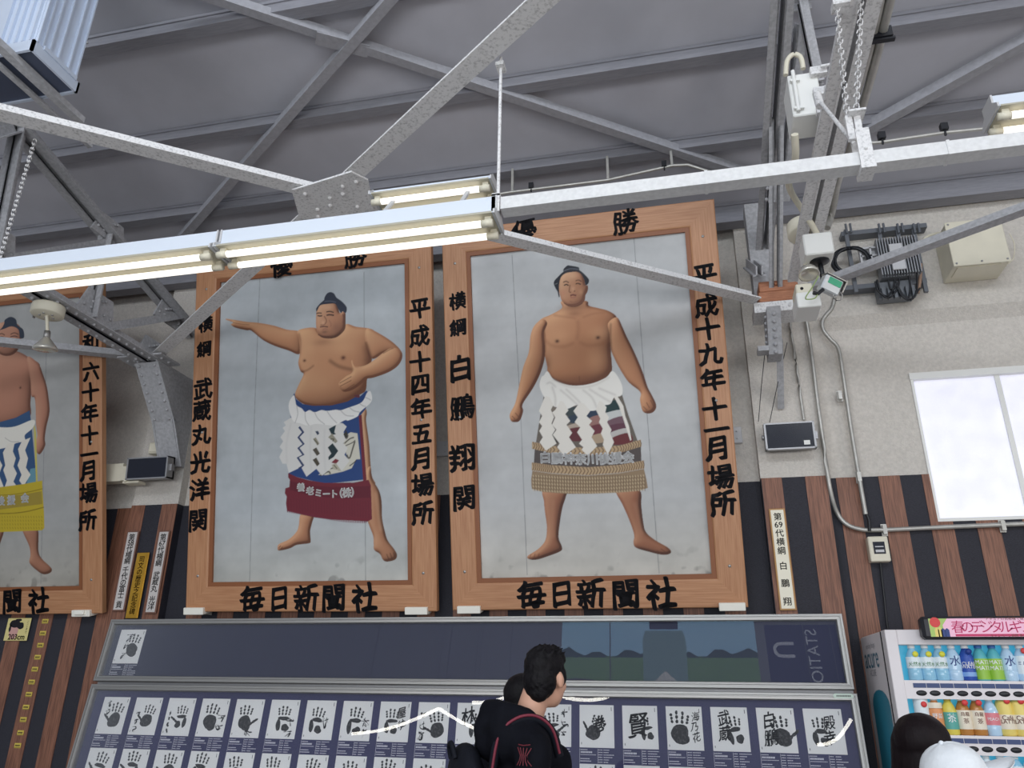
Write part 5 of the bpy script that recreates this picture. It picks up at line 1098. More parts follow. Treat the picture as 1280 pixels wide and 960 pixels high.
for i, pts in enumerate(([(1094, 352), (1098, 364), (1108, 370), (1116, 362), (1118, 350)], [(1096, 350), (1102, 367), (1112, 372), (1122, 360), (1124, 348)], [(1110, 350), (1114, 362), (1122, 356)], [(1122, 358), (1130, 370), (1140, 374), (1146, 362), (1146, 340)], [(1120, 352), (1126, 368), (1138, 375), (1150, 360)], [(1136, 345), (1138, 360), (1136, 372)])):
    MB().tube(smoothp([R_(px, py, 6.05) for px, py in pts]), .008, 6).build('cable_loop', BLACKP, t)
pxtube('flexible_conduit', [(1149, 310), (1156, 298), (1166, 293), (1178, 291)], [6.1, 6.08, 6.1, 6.15], .013, CREAM, 'cream hose arching from the cable rack to the large cream wall box', 'hose', 'grey hoses of the truss equipment')
pxtube('flexible_conduit', [(1147, 366), (1150, 350), (1151, 330)], 6.12, .014, mat('brown_hose', (170, 140, 120), .5), 'brown hose hanging at the right end of the cable rack', 'hose', 'grey hoses of the truss equipment')
Yf = 5.93; a, b = onY(1193, 332, Yf), onY(1264, 326, Yf); z1 = onY(1217, 275, Yf).z; z0 = (a.z+b.z)/2; t = thing('wall_box', 'large cream steel box with screws on the upper right wall', 'box', (a.x, 6.2, z0))
m = MB(); m.bevbox((a.x, Yf+.012, z0), (b.x, 6.228, z1), .008); m.build('housing', CREAM, t); MB().bevbox((a.x-.004, Yf, z0-.004), (b.x+.004, Yf+.012, z1+.004), .004).build('cover', CREAM, t)
m = MB()
for x in (a.x+.02, (a.x+b.x)/2, b.x-.02):
    for z in (z0+.02, z1-.02): m.ball((x, Yf, z), .009, 8, 5)
m.build('screw', ALUD, t); m = MB()
for x in (a.x+.12, b.x-.16): m.box((x-.04, Yf+.07, z0-.004), (x+.04, Yf+.12, z0+.002))
m.build('base_plate', WHITE, t); m = MB().box((a.x+.03, Yf+.03, z0-.008), (b.x-.06, Yf+.2, z0)); m.build('bottom_lid', CREAM, t)
pxtube('stay_wire', [(1262, 292), (1268, 305), (1267, 322), (1260, 330)], 6.1, .004, CREAM, 'thin pale wire looping at the right side of the cream wall box', 'wire')
# reflector bulb under the left truss chord
o = onZ(50, 378, 4.31); o.x = XL+.0; o = Vector((XL-.02, 4.42, 4.33)); t = thing('reflector_lamp', 'reflector bulb on a round cream base under the left truss', 'lamp', o); MB().lathe([(0, .0), (.115, 0), (.118, -.01), (.118, -.075), (.108, -.082), (0, -.082)], o, 28).build('base', CREAM, t)
s0 = o+Vector((.0, .0, -.08)); s1 = s0+Vector((-.01, .05, -.11)); MB().tube([s0, s1], .012, 8).build('stem', CREAM, t); ax = Vector((0, .15, -1)); MB().lathe([(0, 0), (.022, 0), (.026, .05), (.02, .055)], s1, 16, ax).build('socket', ALU, t)
MB().lathe([(.02, .05), (.035, .07), (.07, .115), (.088, .14), (.088, .15), (.07, .158), (0, .162)], s1, 24, ax).build('bulb', mat('silvered', (214, 210, 200), .25, .6), t)
m = MB()
for k in range(5): m.lathe([(0, -.088), (.008, -.088), (.008, -.08)], o+Vector((.05*math.cos(k*1.25), .05*math.sin(k*1.25), 0)), 8)
m.box((o.x-.125, o.y-.012, o.z-.09), (o.x-.118, o.y+.012, o.z+.01)); m.build('screw', ALUD, t)
# ribbed metal box at the top left
ZM = 4.7; xr = -3.198; y0, y1 = 2.477, 2.80; xl = -4.0; t = thing('hanging_unit', 'ribbed silver metal box with a dark underside, hanging at the top left', 'ceiling unit', (xr-.4, 2.6, ZM))
LB = mat('unit_metal', (206, 216, 232), .35, .25, .05, 3)
m = MB(); m.box((xl, y0+.012, ZM+.06), (xr-.012, y1-.012, 5.9)); m.build('body', LB, t)
m = MB(); m.box((xl, y0-.004, ZM), (xr+.004, y0+.01, ZM+.07)); m.box((xl, y1-.01, ZM), (xr+.004, y1+.004, ZM+.07)); m.box((xr-.01, y0-.004, ZM), (xr+.004, y1+.004, ZM+.07)); m.build('skirt', LB, t)
m = MB(); m.box((xl, y0+.01, ZM+.012), (xr-.01, y1-.01, ZM+.03)); m.build('underside', mat('unit_dark', (70, 78, 98), .4), t)
m = MB()
for k, yy in enumerate((y0+.02, y0+.055, y0+.10, y0+.16, y0+.235, y1-.03)): m.box((xr-.014, yy-.004, ZM+.075), (xr+.004, yy+.004, 5.9))
for k in range(5): xx = xr-.03-k*.05; m.box((xx-.004, y0-.004, ZM+.075), (xx+.004, y0+.014, 5.9))
m.build('rib', LB, t); m = MB().box((xr-.012, y0+.06, ZM+.06), (xr+.012, y1-.03, ZM+.085)); m.build('end_catch', LB, t)
m = MB()
for zz, yy in ((5.2, y0+.04), (5.05, y1-.02)): m.ball((xr, yy, zz), .008)
m.build('screw', ALUD, t)
a, b = onZ(8, 68, ZM-.03), onZ(99, 152, ZM-.03); m = MB().angle(a-(b-a)*.3, b+(b-a)*.02, .05, .03, .008, 1); m.box((xr-.25, y0-.3, ZM-.03), (xr-.22, y1+.4, ZM-.01)); single(m, 'carrier_bar', STEEL_D, 'pale angle bar passing under the ribbed silver box', 'bar')


# ================================================================== VENDING MACHINE
VX0, VX1, VY0, VY1, VZ = 1.155, 2.34, 5.45, 6.25, 1.966
V = lambda px, py, y=VY0: onY(px, py, y)
VWHT = mat('vending_white', (226, 220, 222), .35); TEAL = mat('vending_teal', (40, 132, 156), .35)
t = thing('vending_machine', 'white and teal drink vending machine at the lower right corner', 'vending machine', ((VX0+VX1)/2, VY1, 0))
wl = V(1123, 806); wx0, wz1 = wl.x, wl.z; wx1 = VX1-.06; wz0 = .95
m = MB(); m.bevbox((VX0, VY0+.11, .02), (VX1, VY1, VZ), .012); m.build('cabinet', VWHT, t)
m = MB(); D = VY0+.108
for q in (((VX0, VY0, .04), (wx0, D, VZ)), ((wx1, VY0, .04), (VX1, D, VZ)), ((wx0, VY0, wz1), (wx1, D, VZ)), ((wx0, VY0, .04), (wx1, D, wz0))): m.bevbox(*q, .004)
m.build('door', VWHT, t); MB().box((VX0-.004, D, .03), (VX0+.01, D+.012, VZ-.005)).build('door_seam', INK, t)
m = MB(); m.box((wx0, VY0+.1085, wz0), (wx1, VY0+.1095, wz1)); m.build('display_back', mat('display_blue', (70, 170, 200), .4, emit=.55), t)
# side decoration
m = MB(); pts = []; SY0, SY1, zt = D+.05, VY1-.12, V(1097, 862, 5.8).z
for k in range(9): a = math.pi*k/8; pts.append(((SY0+SY1)/2+(SY1-SY0)/2*math.cos(a), zt-.1+.1*math.sin(a)))
pts += [(SY0, .1), (SY1, .1)]; m.add([(VX0-.002, y, z) for y, z in pts], [tuple(range(len(pts)))]); m.build('side_panel', TEAL, t, label='teal arch on the side')
def side_text(m, s, y, z, size, bold=.0):
    q = MB(); put(q, s, 0, 0, size, 0, bold); m.add([(VX0-.0025, y-v.x, z+v.y) for v in q.v], [f[::-1] for f in q.f])
p = onX(1090, 826, VX0); m = MB(); side_text(m, 'acure', p.y, p.z, .20, .0); m.build('side_lettering', mat('acure_teal', (60, 110, 130), .5), t)
p = onX(1092, 841, VX0); m = MB(); side_text(m, 'ACURE', p.y, p.z, .06); p = onX(1088, 808, VX0); side_text(m, 'vending design', p.y, p.z, .05); m.build('side_lettering', mat('acure_grey', (150, 150, 156), .5), t)
# shelves, price strips, buttons
cx0 = V(1142.5, 830, 5.5).x; pitch = (V(1277.5, 826, 5.5).x-cx0)/8
ztops = [V(1200, 806, 5.5).z, V(1206, 871, 5.5).z, V(1212, 943, 5.5).z]; zf = [V(1203, 851, 5.5).z, V(1209, 919, 5.5).z, V(1215, 985, 5.5).z]
PRICE = mat('price_tag', (60, 76, 120), .5)
for r_ in range(3):
    m = MB(); m.box((wx0, VY0+.005, zf[r_]-.008), (wx1, VY0+.105, zf[r_])); m.box((wx0, VY0+.004, zf[r_]-.105), (wx1, VY0+.018, zf[r_]-.008)); m.build('shelf', VWHT, t)
    if r_ == 2: continue
    for k in range(9):
        x = cx0+pitch*k
        MB().box((x-.036, VY0+.001, zf[r_]-.042), (x+.036, VY0+.004, zf[r_]-.016)).build('price_tag', PRICE, t)
        MB().ball((x+.004, VY0+.004, zf[r_]-.072), (.031, .01, .016), 16, 8).build('button', BLACKP, t)
# bottles: each drink is a thing of its own
def drink(x, zb, H, body, cap, lab, txt, tcol, label, kind='bottle', shoulder=.62, neck=.0165, r=.041, badge=None):
    t = thing('drink_'+kind, label, kind, (x, VY0+.056, zb), 'drinks in the vending machine'); o = (x, VY0+.056, zb)
    if kind == 'bottle': prof = [(0, 0), (r*.9, 0), (r, .008), (r, H*.25), (r*.96, H*.3), (r, H*.36), (r, H*shoulder), (r*.8, H*(shoulder+.14)), (neck*1.1, H*.9), (neck, H*.92)]
    else: prof = [(0, 0), (r*.85, 0), (r, .012), (r, H*.86), (r*.82, H*.93), (r*.6, H*.95)]
    bd = MB().lathe(prof, o, 18).build('body', body, t); MB().lathe([(0, H*1.0), (neck*1.25, H*1.0), (neck*1.3, H*.93), (neck*1.2, H*.91)] if kind == 'bottle' else [(0, H), (r*.55, H), (r*.6, H*.95)], o, 14).build('cap', cap, t)
    l0, l1 = lab[1]*H, lab[2]*H; MB().lathe([(r*1.015, l0), (r*1.02, l0+.002), (r*1.02, l1-.002), (r*1.015, l1)], o, 18).build('wrapper', lab[0], bd)
    if txt:
        m = MB(); n = len(txt)
        for i, (s, fy, sz) in enumerate(txt):
            q = MB(); put(q, s, 0, fy*H, sz*1.25, 0, .01); m.add([(x+r*1.03*math.sin(v.x/r), VY0+.056-r*1.035*math.cos(v.x/r), zb+v.y) for v in q.v], q.f)
        m.build('lettering', tcol, bd)
    if badge: MB().lathe([(0, -.003), (.017, -.003), (.017, 0)], (x+.008, VY0+.056-r*1.06, zb+badge[1]*H), 14, (0, 1, 0)).build('badge', badge[0], bd)


cA = mat('bottle_clear', (150, 200, 226), .15); cW = mat('bottle_water', (186, 216, 240), .12); cap_w = mat('cap_white', (238, 240, 240), .4); cap_b = mat('cap_blue', (60, 110, 180), .4); lw = mat('wrap_white', (226, 236, 240), .4); lb = mat('wrap_blue', (44, 82, 172), .4); lt = mat('wrap_teal', (90, 180, 190), .4); lg = mat('wrap_green', (150, 196, 70), .4)
by = mat('badge_yellow', (224, 220, 70), .5); br = mat('badge_red', (222, 70, 70), .5); tb = mat('text_navy', (50, 70, 130), .5); tw = mat('text_white', (240, 240, 240), .5); tea = mat('tea_brown', (186, 128, 66), .2); tl = mat('wrap_cream', (236, 226, 206), .4); tbr = mat('text_brown', (110, 60, 44), .5); pk = mat('wrap_pink', (222, 130, 140), .4); lat = mat('latte_tan', (214, 180, 84), .35); ly = mat('wrap_yellow', (236, 214, 120), .4); gt = mat('wrap_leaf', (84, 140, 96), .4); ora = mat('wrap_orange', (224, 150, 96), .4)
X = lambda k: cx0+pitch*k
Hb = [(ztops[i]-zf[i])*.985 for i in range(3)]
n3 = ['leftmost', 'second', 'third']
for k in range(3): drink(X(k), zf[0], Hb[0], cA, cap_w, (lw, .34, .66), [('天然水', .46, .022)], gt, '%s of three clear blue bottles with yellow badges, top shelf' % n3[k], badge=(by, .74))
drink(X(3), zf[0], Hb[0], cW, cap_w, (cW, .3, .7), [('水', .56, .05)], tb, 'clear water bottle marked 水, beside the dark blue bottle'); drink(X(4), zf[0], Hb[0], lb, cap_w, (mat('wrap_pale_blue', (130, 170, 226), .4), .12, .24), [('CLEAR', .48, .022), ('WATER', .39, .022)], tw, 'dark blue bottle with a round badge, top shelf', badge=(mat('badge_navy', (34, 60, 140), .5), .82))
for k, w_ in ((5, 'left'), (6, 'right')): drink(X(k), zf[0], Hb[0], lt, cap_b, (lg, .04, .62), [('MATE', .52, .026), ('MATE', .36, .026)], tw, '%s one of two green bottles marked MATE, top shelf' % w_)
drink(X(7), zf[0], Hb[0], cW, cap_w, (cW, .3, .7), [('水', .56, .05)], tb, 'clear water bottle marked 水, right of the green bottles'); drink(X(8), zf[0], Hb[0], cW, cap_w, (lw, .2, .7), [('ミルク', .5, .02)], tb, 'pale bottle with a red badge at the right edge, top shelf', badge=(br, .84))
drink(X(0), zf[1], Hb[1], gt, cap_w, (lw, .5, .95), [('茶', .42, .03)], tw, 'green bottle with a red badge, second shelf, above the dark hair', badge=(br, .8), shoulder=.8); drink(X(1), zf[1], Hb[1], ora, cap_w, (tl, .7, .85), [('野菜', .5, .024)], tw, 'orange bottle with a cream cap band, second shelf'); drink(X(2), zf[1], Hb[1], mat('bottle_yellow_top', (222, 206, 90), .3), mat('cap_gold', (196, 170, 70), .4), (mat('wrap_sea', (90, 170, 160), .4), .15, .6), [('茶', .45, .04)], tw, 'yellow shouldered bottle with a sea green wrapper, second shelf')
for k, w_ in ((3, 'left'), (4, 'right')): drink(X(k), zf[1], Hb[1], tea, cap_w, (tl, .16, .66), [('烏龍', .56, .02), ('茶', .38, .026)], tbr, '%s one of two brown tea bottles with cream wrappers' % w_, badge=(br, .86))
drink(X(5), zf[1], Hb[1], cW, cap_w, (pk, .28, .6), [('PEACH', .44, .018)], tw, 'clear bottle with a pink wrapper, right of the brown tea bottles')
for k, w_ in ((6, 'left'), (7, 'right')): drink(X(k), zf[1], Hb[1], ly, mat('can_top', (190, 190, 190), .3, .6), (tl, .18, .56), [('Café', .48, .028), ('LATTE', .38, .024)], tbr, '%s one of two yellow latte cans, second shelf' % w_, kind='can', r=.044, badge=(br, .92))
drink(X(8), zf[1], Hb[1], ly, MATS['can_top'], (tl, .18, .56), [('Café', .48, .028)], tbr, 'yellow latte can cut by the right picture edge', kind='can', r=.044)
for k in range(4, 9): drink(X(k), zf[2], Hb[2], (lw, lt, cA, lw, lt)[k-4], cap_w, ((lb, lw, lw, lt, lw)[k-4], .3, .7), [], tb, '%s white-capped bottle on the lowest shelf, above the bottom picture edge' % ('first', 'second', 'third', 'fourth', 'fifth')[k-4])
MB().box((wx0+.002, VY0+.0015, wz0), (wx1-.002, VY0+.0025, wz1)) if False else None
# header sign on the machine
a, b = V(1155, 799, 5.36), V(1155, 769.5, 5.36); t = thing('header_sign', 'pink and green header sign on top of the vending machine', 'sign', (a.x+.4, 5.4, a.z)); sx0, sx1, sz0, sz1 = a.x, 2.3, a.z, b.z-.004
m = MB().bevbox((sx0, 5.362, sz0), (sx1, 5.448, sz1), .018); m.build('case', mat('sign_case', (36, 36, 42), .4), t)
SP = wallM(sx0, 5.36, sz0); h = sz1-sz0; f = .014; x0 = V(1162, 785, 5.36).x-sx0
onM(MB().box((x0, f, -.002), (sx1-sx0-.03, h-f, .001)), SP).build('panel', mat('sign_pink', (244, 190, 214), .4, emit=.12), t)
gx = V(1190, 785, 5.36).x-sx0; m = MB().poly([(x0, f), (gx-.03, f), (gx-.045, h*.3), (gx-.05, h*.6), (gx-.02, h-f), (x0, h-f)], .0016); onM(m, SP).build('green_corner', mat('sign_green', (176, 206, 110), .4), t)
m = MB(); q = V(1168.5, 778, 5.36); m.poly(blob(q.x-sx0, q.z-sz0, .03, .03, 20, .0), .0022); onM(m, SP).build('badge', br, t)
m = MB()
for px in (1171, 1175): q = V(px, 788, 5.36); m.poly([(q.x-sx0-.012, f), (q.x-sx0+.012, f), (q.x-sx0+.012, h*.4), (q.x-sx0+.004, h*.52), (q.x-sx0-.004, h*.52), (q.x-sx0-.012, h*.4)], .002)
onM(m, SP).build('bottle_picture', ly, t); m = MB()
for px in (1179, 1184): q = V(px, 789, 5.36); m.poly([(q.x-sx0-.012, f), (q.x-sx0+.012, f), (q.x-sx0+.012, h*.4), (q.x-sx0, h*.48), (q.x-sx0-.012, h*.4)], .002)
onM(m, SP).build('bottle_picture', tb, t)
m = MB(); qx = V(1197, 783, 5.36).x-sx0; dx = (V(1269, 781, 5.36).x-V(1197, 783, 5.36).x)/6
for i, ch in enumerate('春のデジタルギフト'): put(m, ch, qx+dx*i, h*.53, .078, .0022)
onM(m, SP).build('lettering', mat('sign_magenta', (196, 40, 100), .5), t)
m = MB().box((qx-.02, f+.002, .001), (sx1-sx0-.06, h*.22, .0018)); onM(m, SP).build('ribbon', mat('sign_crimson', (204, 50, 104), .5), t)
m = MB(); put(m, 'アキュアの自販機で買ったらギフトに！デジタルギフト', qx+.42, h*.88, .021, .0022); put(m, 'キャンペーン期間 春のデジタルギフトプレゼント', qx+.38, h*.15, .019, .0026); onM(m, SP).build('small_lettering', tbr, t)


# ================================================================== PEOPLE
def fuse(m, name, mt, parent, M, voxel=.009, smooth=6, label=None, jitter=None):
    me = bpy.data.meshes.new('tmp'); me.from_pydata([tuple(v) for v in m.v], [], m.f); ob = bpy.data.objects.new('tmp', me); C.objects.link(ob)
    rm = ob.modifiers.new('r', 'REMESH'); rm.mode = 'VOXEL'; rm.voxel_size = voxel; sm = ob.modifiers.new('s', 'SMOOTH'); sm.iterations = smooth; sm.factor = .5
    dg = bpy.context.evaluated_depsgraph_get(); o2 = bpy.data.meshes.new_from_object(ob.evaluated_get(dg)); bpy.data.objects.remove(ob); bpy.data.meshes.remove(me)
    if jitter:
        n = len(o2.vertices); co = np.empty(n*3); o2.vertices.foreach_get('co', co); no = np.empty(n*3); o2.vertices.foreach_get('normal', no); co = co.reshape(-1, 3); no = no.reshape(-1, 3)
        f, a = jitter; w = np.sin(co[:, 0]*f+3*np.sin(co[:, 2]*f*.5))*np.sin(co[:, 1]*f*1.3+2*np.sin(co[:, 0]*f*.7))*np.sin(co[:, 2]*f*.8+1.3); co += no*(w*a)[:, None]; o2.vertices.foreach_set('co', co.ravel())
    o2.name = name; o2.materials.clear(); o2.materials.append(mt); o2.polygons.foreach_set('use_smooth', [True]*len(o2.polygons)); o2.transform(WM[parent].inverted() @ M); o2.update()
    return link(name, o2, parent, label)


def cap(m, p0, r0, p1, r1, n=14):     # tapered capsule
    p0, p1 = Vector(p0), Vector(p1); d = (p1-p0); L = d.length; d.normalize(); prof = []
    for k in range(5): a = -math.pi/2+math.pi/2*k/4; prof.append((max(r0*math.cos(a), 0), r0*math.sin(a)))
    for k in range(5): a = math.pi/2*k/4; prof.append((max(r1*math.cos(a), 0), L+r1*math.sin(a)))
    return m.lathe(prof, p0, n, d)


def chain(m, pts):
    for (p, r), (q, s) in zip(pts, pts[1:]): cap(m, p, r, q, s)


def head_parts(m, T):      # skull, jaw, nose, lips, ears; face towards +y
    def E(c, r): o = MB().ball((0, 0, 0), r, 20, 12); m.add([T @ (v+Vector(c)) for v in o.v], o.f, True)
    E((0, -.012, .035), (.073, .092, .085)); E((0, .025, -.035), (.058, .062, .07)); E((0, .05, -.075), (.034, .03, .028)); E((0, .072, .02), (.052, .02, .02)); E((0, .092, -.012), (.011, .018, .026)); E((0, .1, -.026), (.015, .013, .011))
    E((0, .082, -.052), (.024, .012, .007)); E((0, .08, -.064), (.021, .012, .008)); E((.04, .05, -.02), (.022, .026, .024)); E((-.04, .05, -.02), (.022, .026, .024))
    for s in (-1, 1): E((s*.074, -.008, -.006), (.011, .020, .031)); E((s*.080, -.014, .006), (.008, .014, .018))


def person(label, x, y, H, yaw, headyaw, skin, hair_mt, hair_kind, jacket, trousers, headpitch=0., shoulder=.185, build=1., fwd=0., slim=1., hs=1.):
    k = H/1.73; M = Matrix.Translation((x, y, 0)) @ Matrix.Rotation(-yaw, 4, 'Z') @ Matrix.Scale(k, 4); R0 = Matrix.Translation((x, y, 0)); t = thing('person', label, 'person', M=R0)
    HT = Matrix.Translation((0, .02+fwd, 1.60)) @ Matrix.Scale(hs, 4) @ Matrix.Rotation(-headyaw, 4, 'Z') @ Matrix.Rotation(headpitch, 4, 'X'); sh = shoulder; b = build
    body = MB(); head_parts(body, HT)
    chain(body, [((0, -.02+fwd, 1.56), .05), ((0, -.015+fwd*.4, 1.44), .056)]); chain(body, [((0, -.01, 1.36), .11*b), ((0, 0, 1.12), .105*b), ((0, 0, .95), .125*b)]); chain(body, [((-sh*.6, -.01, 1.38), .075), ((sh*.6, -.01, 1.38), .075)])
    hands = []
    for s in (-1, 1):
        S, E_, Wr = Vector((s*sh, -.01, 1.38)), Vector((s*(sh+.045), -.03, 1.10)), Vector((s*(sh+.03), .07, .87)); chain(body, [(S, .052), (E_, .040), (Wr, .027)])
        d = Vector((s*-.01, .12, -.99)).normalized(); pc = Wr+d*.05; chain(body, [(Wr, .026), (Wr+d*.035, .030), (Wr+d*.085, .031)]); cap(body, Wr+d*.05+Vector((0, .022, 0)), .018, Wr+d*.085+Vector((0, -.02, 0)), .02)
        for j, (oy, L) in enumerate(((.030, .072), (.010, .082), (-.010, .076), (-.029, .06))):
            b0 = Wr+d*.088+Vector((0, oy, 0)); b1 = b0+d*L*.5+Vector((-s*.006, .0, 0)); b2 = b1+(d+Vector((-s*.45, 0, 0))).normalized()*L*.5; chain(body, [(b0, .0095), (b1, .0088), (b2, .0075)])
        t0 = Wr+d*.03+Vector((0, .024, 0)); chain(body, [(t0, .013), (t0+Vector((-s*.012, .028, -.028)), .0115), (t0+Vector((-s*.016, .036, -.058)), .0092)])
        hp, kn, an = Vector((s*.09, 0, .9)), Vector((s*.095, .015, .49)), Vector((s*.095, -.02, .085)); chain(body, [(hp, .085*b), (kn, .055), (an, .037)]); chain(body, [((s*.095, -.03, .04), .034), ((s*.10, .12, .03), .03)])
    fuse(body, 'body', skin, t, M, .0075*k, 4)
    tr = MB()
    for s in (-1, 1): chain(tr, [((s*.085, 0, .93), .108*b), ((s*.095, .015, .5), .078), ((s*.095, -.01, .12), .07)])
    cap(tr, (-.05, 0, .95), .12*b, (.05, 0, .95), .12*b); fuse(tr, 'trousers', trousers, t, M, .016*k, 4)
    for s in (-1, 1):
        sh_ = MB(); chain(sh_, [((s*.095, -.04, .05), .045), ((s*.10, .06, .045), .046), ((s*.102, .14, .038), .038)]); sh_.box((s*.098-.045, -.08, 0), (s*.098+.045, .17, .02)); fuse(sh_, 'shoe', BLACKP, t, M, .01*k, 3)
    jk = MB(); chain(jk, [((0, -.01, 1.38), .128*b), ((0, 0, 1.15), .135*b), ((0, 0, .9), .15*b)]); chain(jk, [((-sh*.72, -.012, 1.385), .088*slim), ((sh*.72, -.012, 1.385), .088*slim)]); cap(jk, (-sh*.5, -.0, 1.2), .1*b, (sh*.5, 0, 1.2), .1*b)
    for s in (-1, 1): chain(jk, [((s*sh, -.012, 1.375), .074*slim), ((s*(sh+.05), -.035, 1.10), .060*slim), ((s*(sh+.032), .065, .90), .046)])
    return t, M, HT, jk


SKIN = mat('skin', (206, 158, 134), .5, 0, .06, 8); BLKHAIR = mat('black_hair', (19, 17, 20), .55, 0, .3, 40, .3, 90, spec=.15); JK = mat('black_jacket', (17, 18, 25), .8, 0, .2, 20, .15, 40, spec=.1); TRS = mat('dark_trousers', (40, 42, 50), .8)
def hair_blob(m, T, c, r): o = MB().ball((0, 0, 0), r, 22, 12); m.add([T @ (v+Vector(c)) for v in o.v], o.f, True)
# man looking at the case
p = onY(653, 850, 3.05); t, M, HT, jk = person('man in a black hooded jacket with a backpack, seen from behind', p.x, 3.05, 1.762, 1.05, -.66, SKIN, None, None, JK, TRS, -.05, .165, .80, .075, .88, .92)
for s in ((-.07, -.09), (.07, -.09), (0, -.12)): cap(jk, (s[0], s[1], 1.44), .062, (s[0]*.9, s[1]+.005, 1.385), .06)
chain(jk, [((-.10, -.02, 1.47), .036), ((-.075, -.085, 1.49), .042), ((0, -.115, 1.49), .046), ((.075, -.085, 1.49), .042), ((.10, -.02, 1.47), .036), ((.06, .07, 1.42), .03)])
fuse(jk, 'jacket', JK, t, M, .012, 5, jitter=(34, .004))
h = MB(); hair_blob(h, HT, (0, -.020, .048), (.078, .096, .080)); hair_blob(h, HT, (0, -.05, .0), (.073, .064, .08)); hair_blob(h, HT, (0, -.066, -.045), (.054, .036, .045)); hair_blob(h, HT, (0, .03, .084), (.066, .056, .038)); hair_blob(h, HT, (.068, .012, .015), (.014, .022, .04)); hair_blob(h, HT, (-.068, .012, .015), (.014, .022, .04))
for i in range(34):
    a = i*2.4; r_ = .3+.6*((i*37) % 17)/17; x, y = .075*r_*math.cos(a), -.02+.09*r_*math.sin(a); z = .05+.078*math.sqrt(max(0, 1-r_*r_*.9)); v0 = HT @ Vector((x, y, z-.01)); v1 = HT @ Vector((x*1.12+.012, y*1.1+.012, z+.012)); cap(h, v0, .012, v1, .004, 8)
fuse(h, 'hair', BLKHAIR, t, M, .0055, 2, jitter=(120, .0022))
m = MB()
for s in (-1, 1): o = MB().ball(HT @ Vector((s*.031, .078, .008)), .0105, 12, 8); m.add([M @ v for v in o.v], o.f, True)
m.build('eye', mat('eye_dark', (30, 24, 24), .2), t)
SL = lambda x, y, z: M @ Vector((x, y, z))     # print on the sleeve
m = MB(); RED_ = mat('red_print', (104, 30, 42), .6)
def on_sleeve(u, v): return Vector((.2+.074+.03*0, 0, 0))
m = MB()
def sl(m, pts, w=.006):
    P = []
    for u, v in pts: a = -.95+u/.07; r_ = .0675; c = Vector((.185+.05*(1.375-v)/.275, -.012-.023*(1.375-v)/.275, v)); P.append(M @ (c+Vector((r_*math.cos(a)*1.0, r_*math.sin(a), 0))))
    m.tube(P, w*.5, 5)
for u in (-.02, -.01, 0, .01, .02): sl(m, [(u*1.5, 1.385), (u*.7, 1.362), (u*.9, 1.345), (u*1.6, 1.332)], .004)
sl(m, [(-.026, 1.394), (0, 1.392), (.026, 1.395)], .004); sl(m, [(-.012, 1.322), (.0, 1.298), (.012, 1.322)], .004); m.build('sleeve_print', RED_, t, label='red print on the sleeve')
# backpack, worn on the back
t2 = thing('backpack', 'black backpack with red strap edging on the back of the hooded man', 'backpack', M=Matrix.Translation(SL(0, -.2, 1.0)))
b_ = MB(); 
for z, ry in ((1.24, .055), (1.1, .085), (.95, .09)): hair_blob(b_, Matrix(), (-.03, -.20, z), (.165, ry+.01, .15))
cap(b_, (-.15, -.2, .95), .06, (.09, -.2, .95), .06); fuse(b_, 'bag', mat('bag_black', (20, 22, 30), .7, 0, .2, 14, .25, 30, spec=.15), t2, M, .012, 4, jitter=(30, .004))
m = MB(); o = smoothp([(.085, -.135, 1.30), (.10, -.115, 1.41), (.115, -.06, 1.462), (.122, .01, 1.470), (.122, .07, 1.43), (.115, .10, 1.35)])
m.tube([M @ q for q in o], .017, 8); strp = m.build('strap', mat('bag_black', (30, 33, 42)), t2); m = MB(); m.tube([M @ (q+Vector((.015, -.004, .010))) for q in o], .0052, 8); m.build('strap_edging', mat('strap_red', (118, 36, 54), .6), strp, label='dark red strap edging')
m = MB(); o = smoothp([(-.10, -.15, 1.28), (-.12, -.12, 1.40), (-.125, -.05, 1.47), (-.125, .03, 1.465), (-.12, .1, 1.38)]); m.tube([M @ q for q in o], .018, 8); m.build('strap', MATS['bag_black'], t2)
m = MB(); o = smoothp([(-.05, -.25, 1.335), (-.04, -.26, 1.375), (.0, -.26, 1.385), (.02, -.25, 1.34)]); m.tube([M @ q for q in o], .009, 8); m.build('top_loop', MATS['bag_black'], t2)
m = MB()
rs = random.Random(3)
for k in range(7): c = Vector((-.07+rs.uniform(-.02, .02), -.2-.066, 1.26+rs.uniform(-.035, .04))); o = MB().ball(c+Vector((0, -.012, 0)), (.012+rs.random()*.008, .012, .008+rs.random()*.012), 10, 6); m.add([M @ v for v in o.v], o.f, True)
m.build('print', mat('bag_print', (206, 206, 190), .6), t2, label='white splash print')
# person hidden behind the man: only dark hair shows
p = onY(648, 850, 3.6); q = onY(648, 842, 3.6); t, M, HT, jk = person('person with a dark bob, mostly hidden behind the hooded man', p.x+.03, 3.6, (q.z)*1.0, .5, .15, SKIN, None, None, JK, TRS)
fuse(jk, 'jacket', JK, t, M, .014, 4); h = MB(); hair_blob(h, HT, (0, -.02, .045), (.09, .105, .09)); hair_blob(h, HT, (0, -.05, -.05), (.088, .07, .11)); hair_blob(h, HT, (0, -.05, -.11), (.08, .055, .08)); fuse(h, 'hair', BLKHAIR, t, M, .008, 3, jitter=(90, .002))
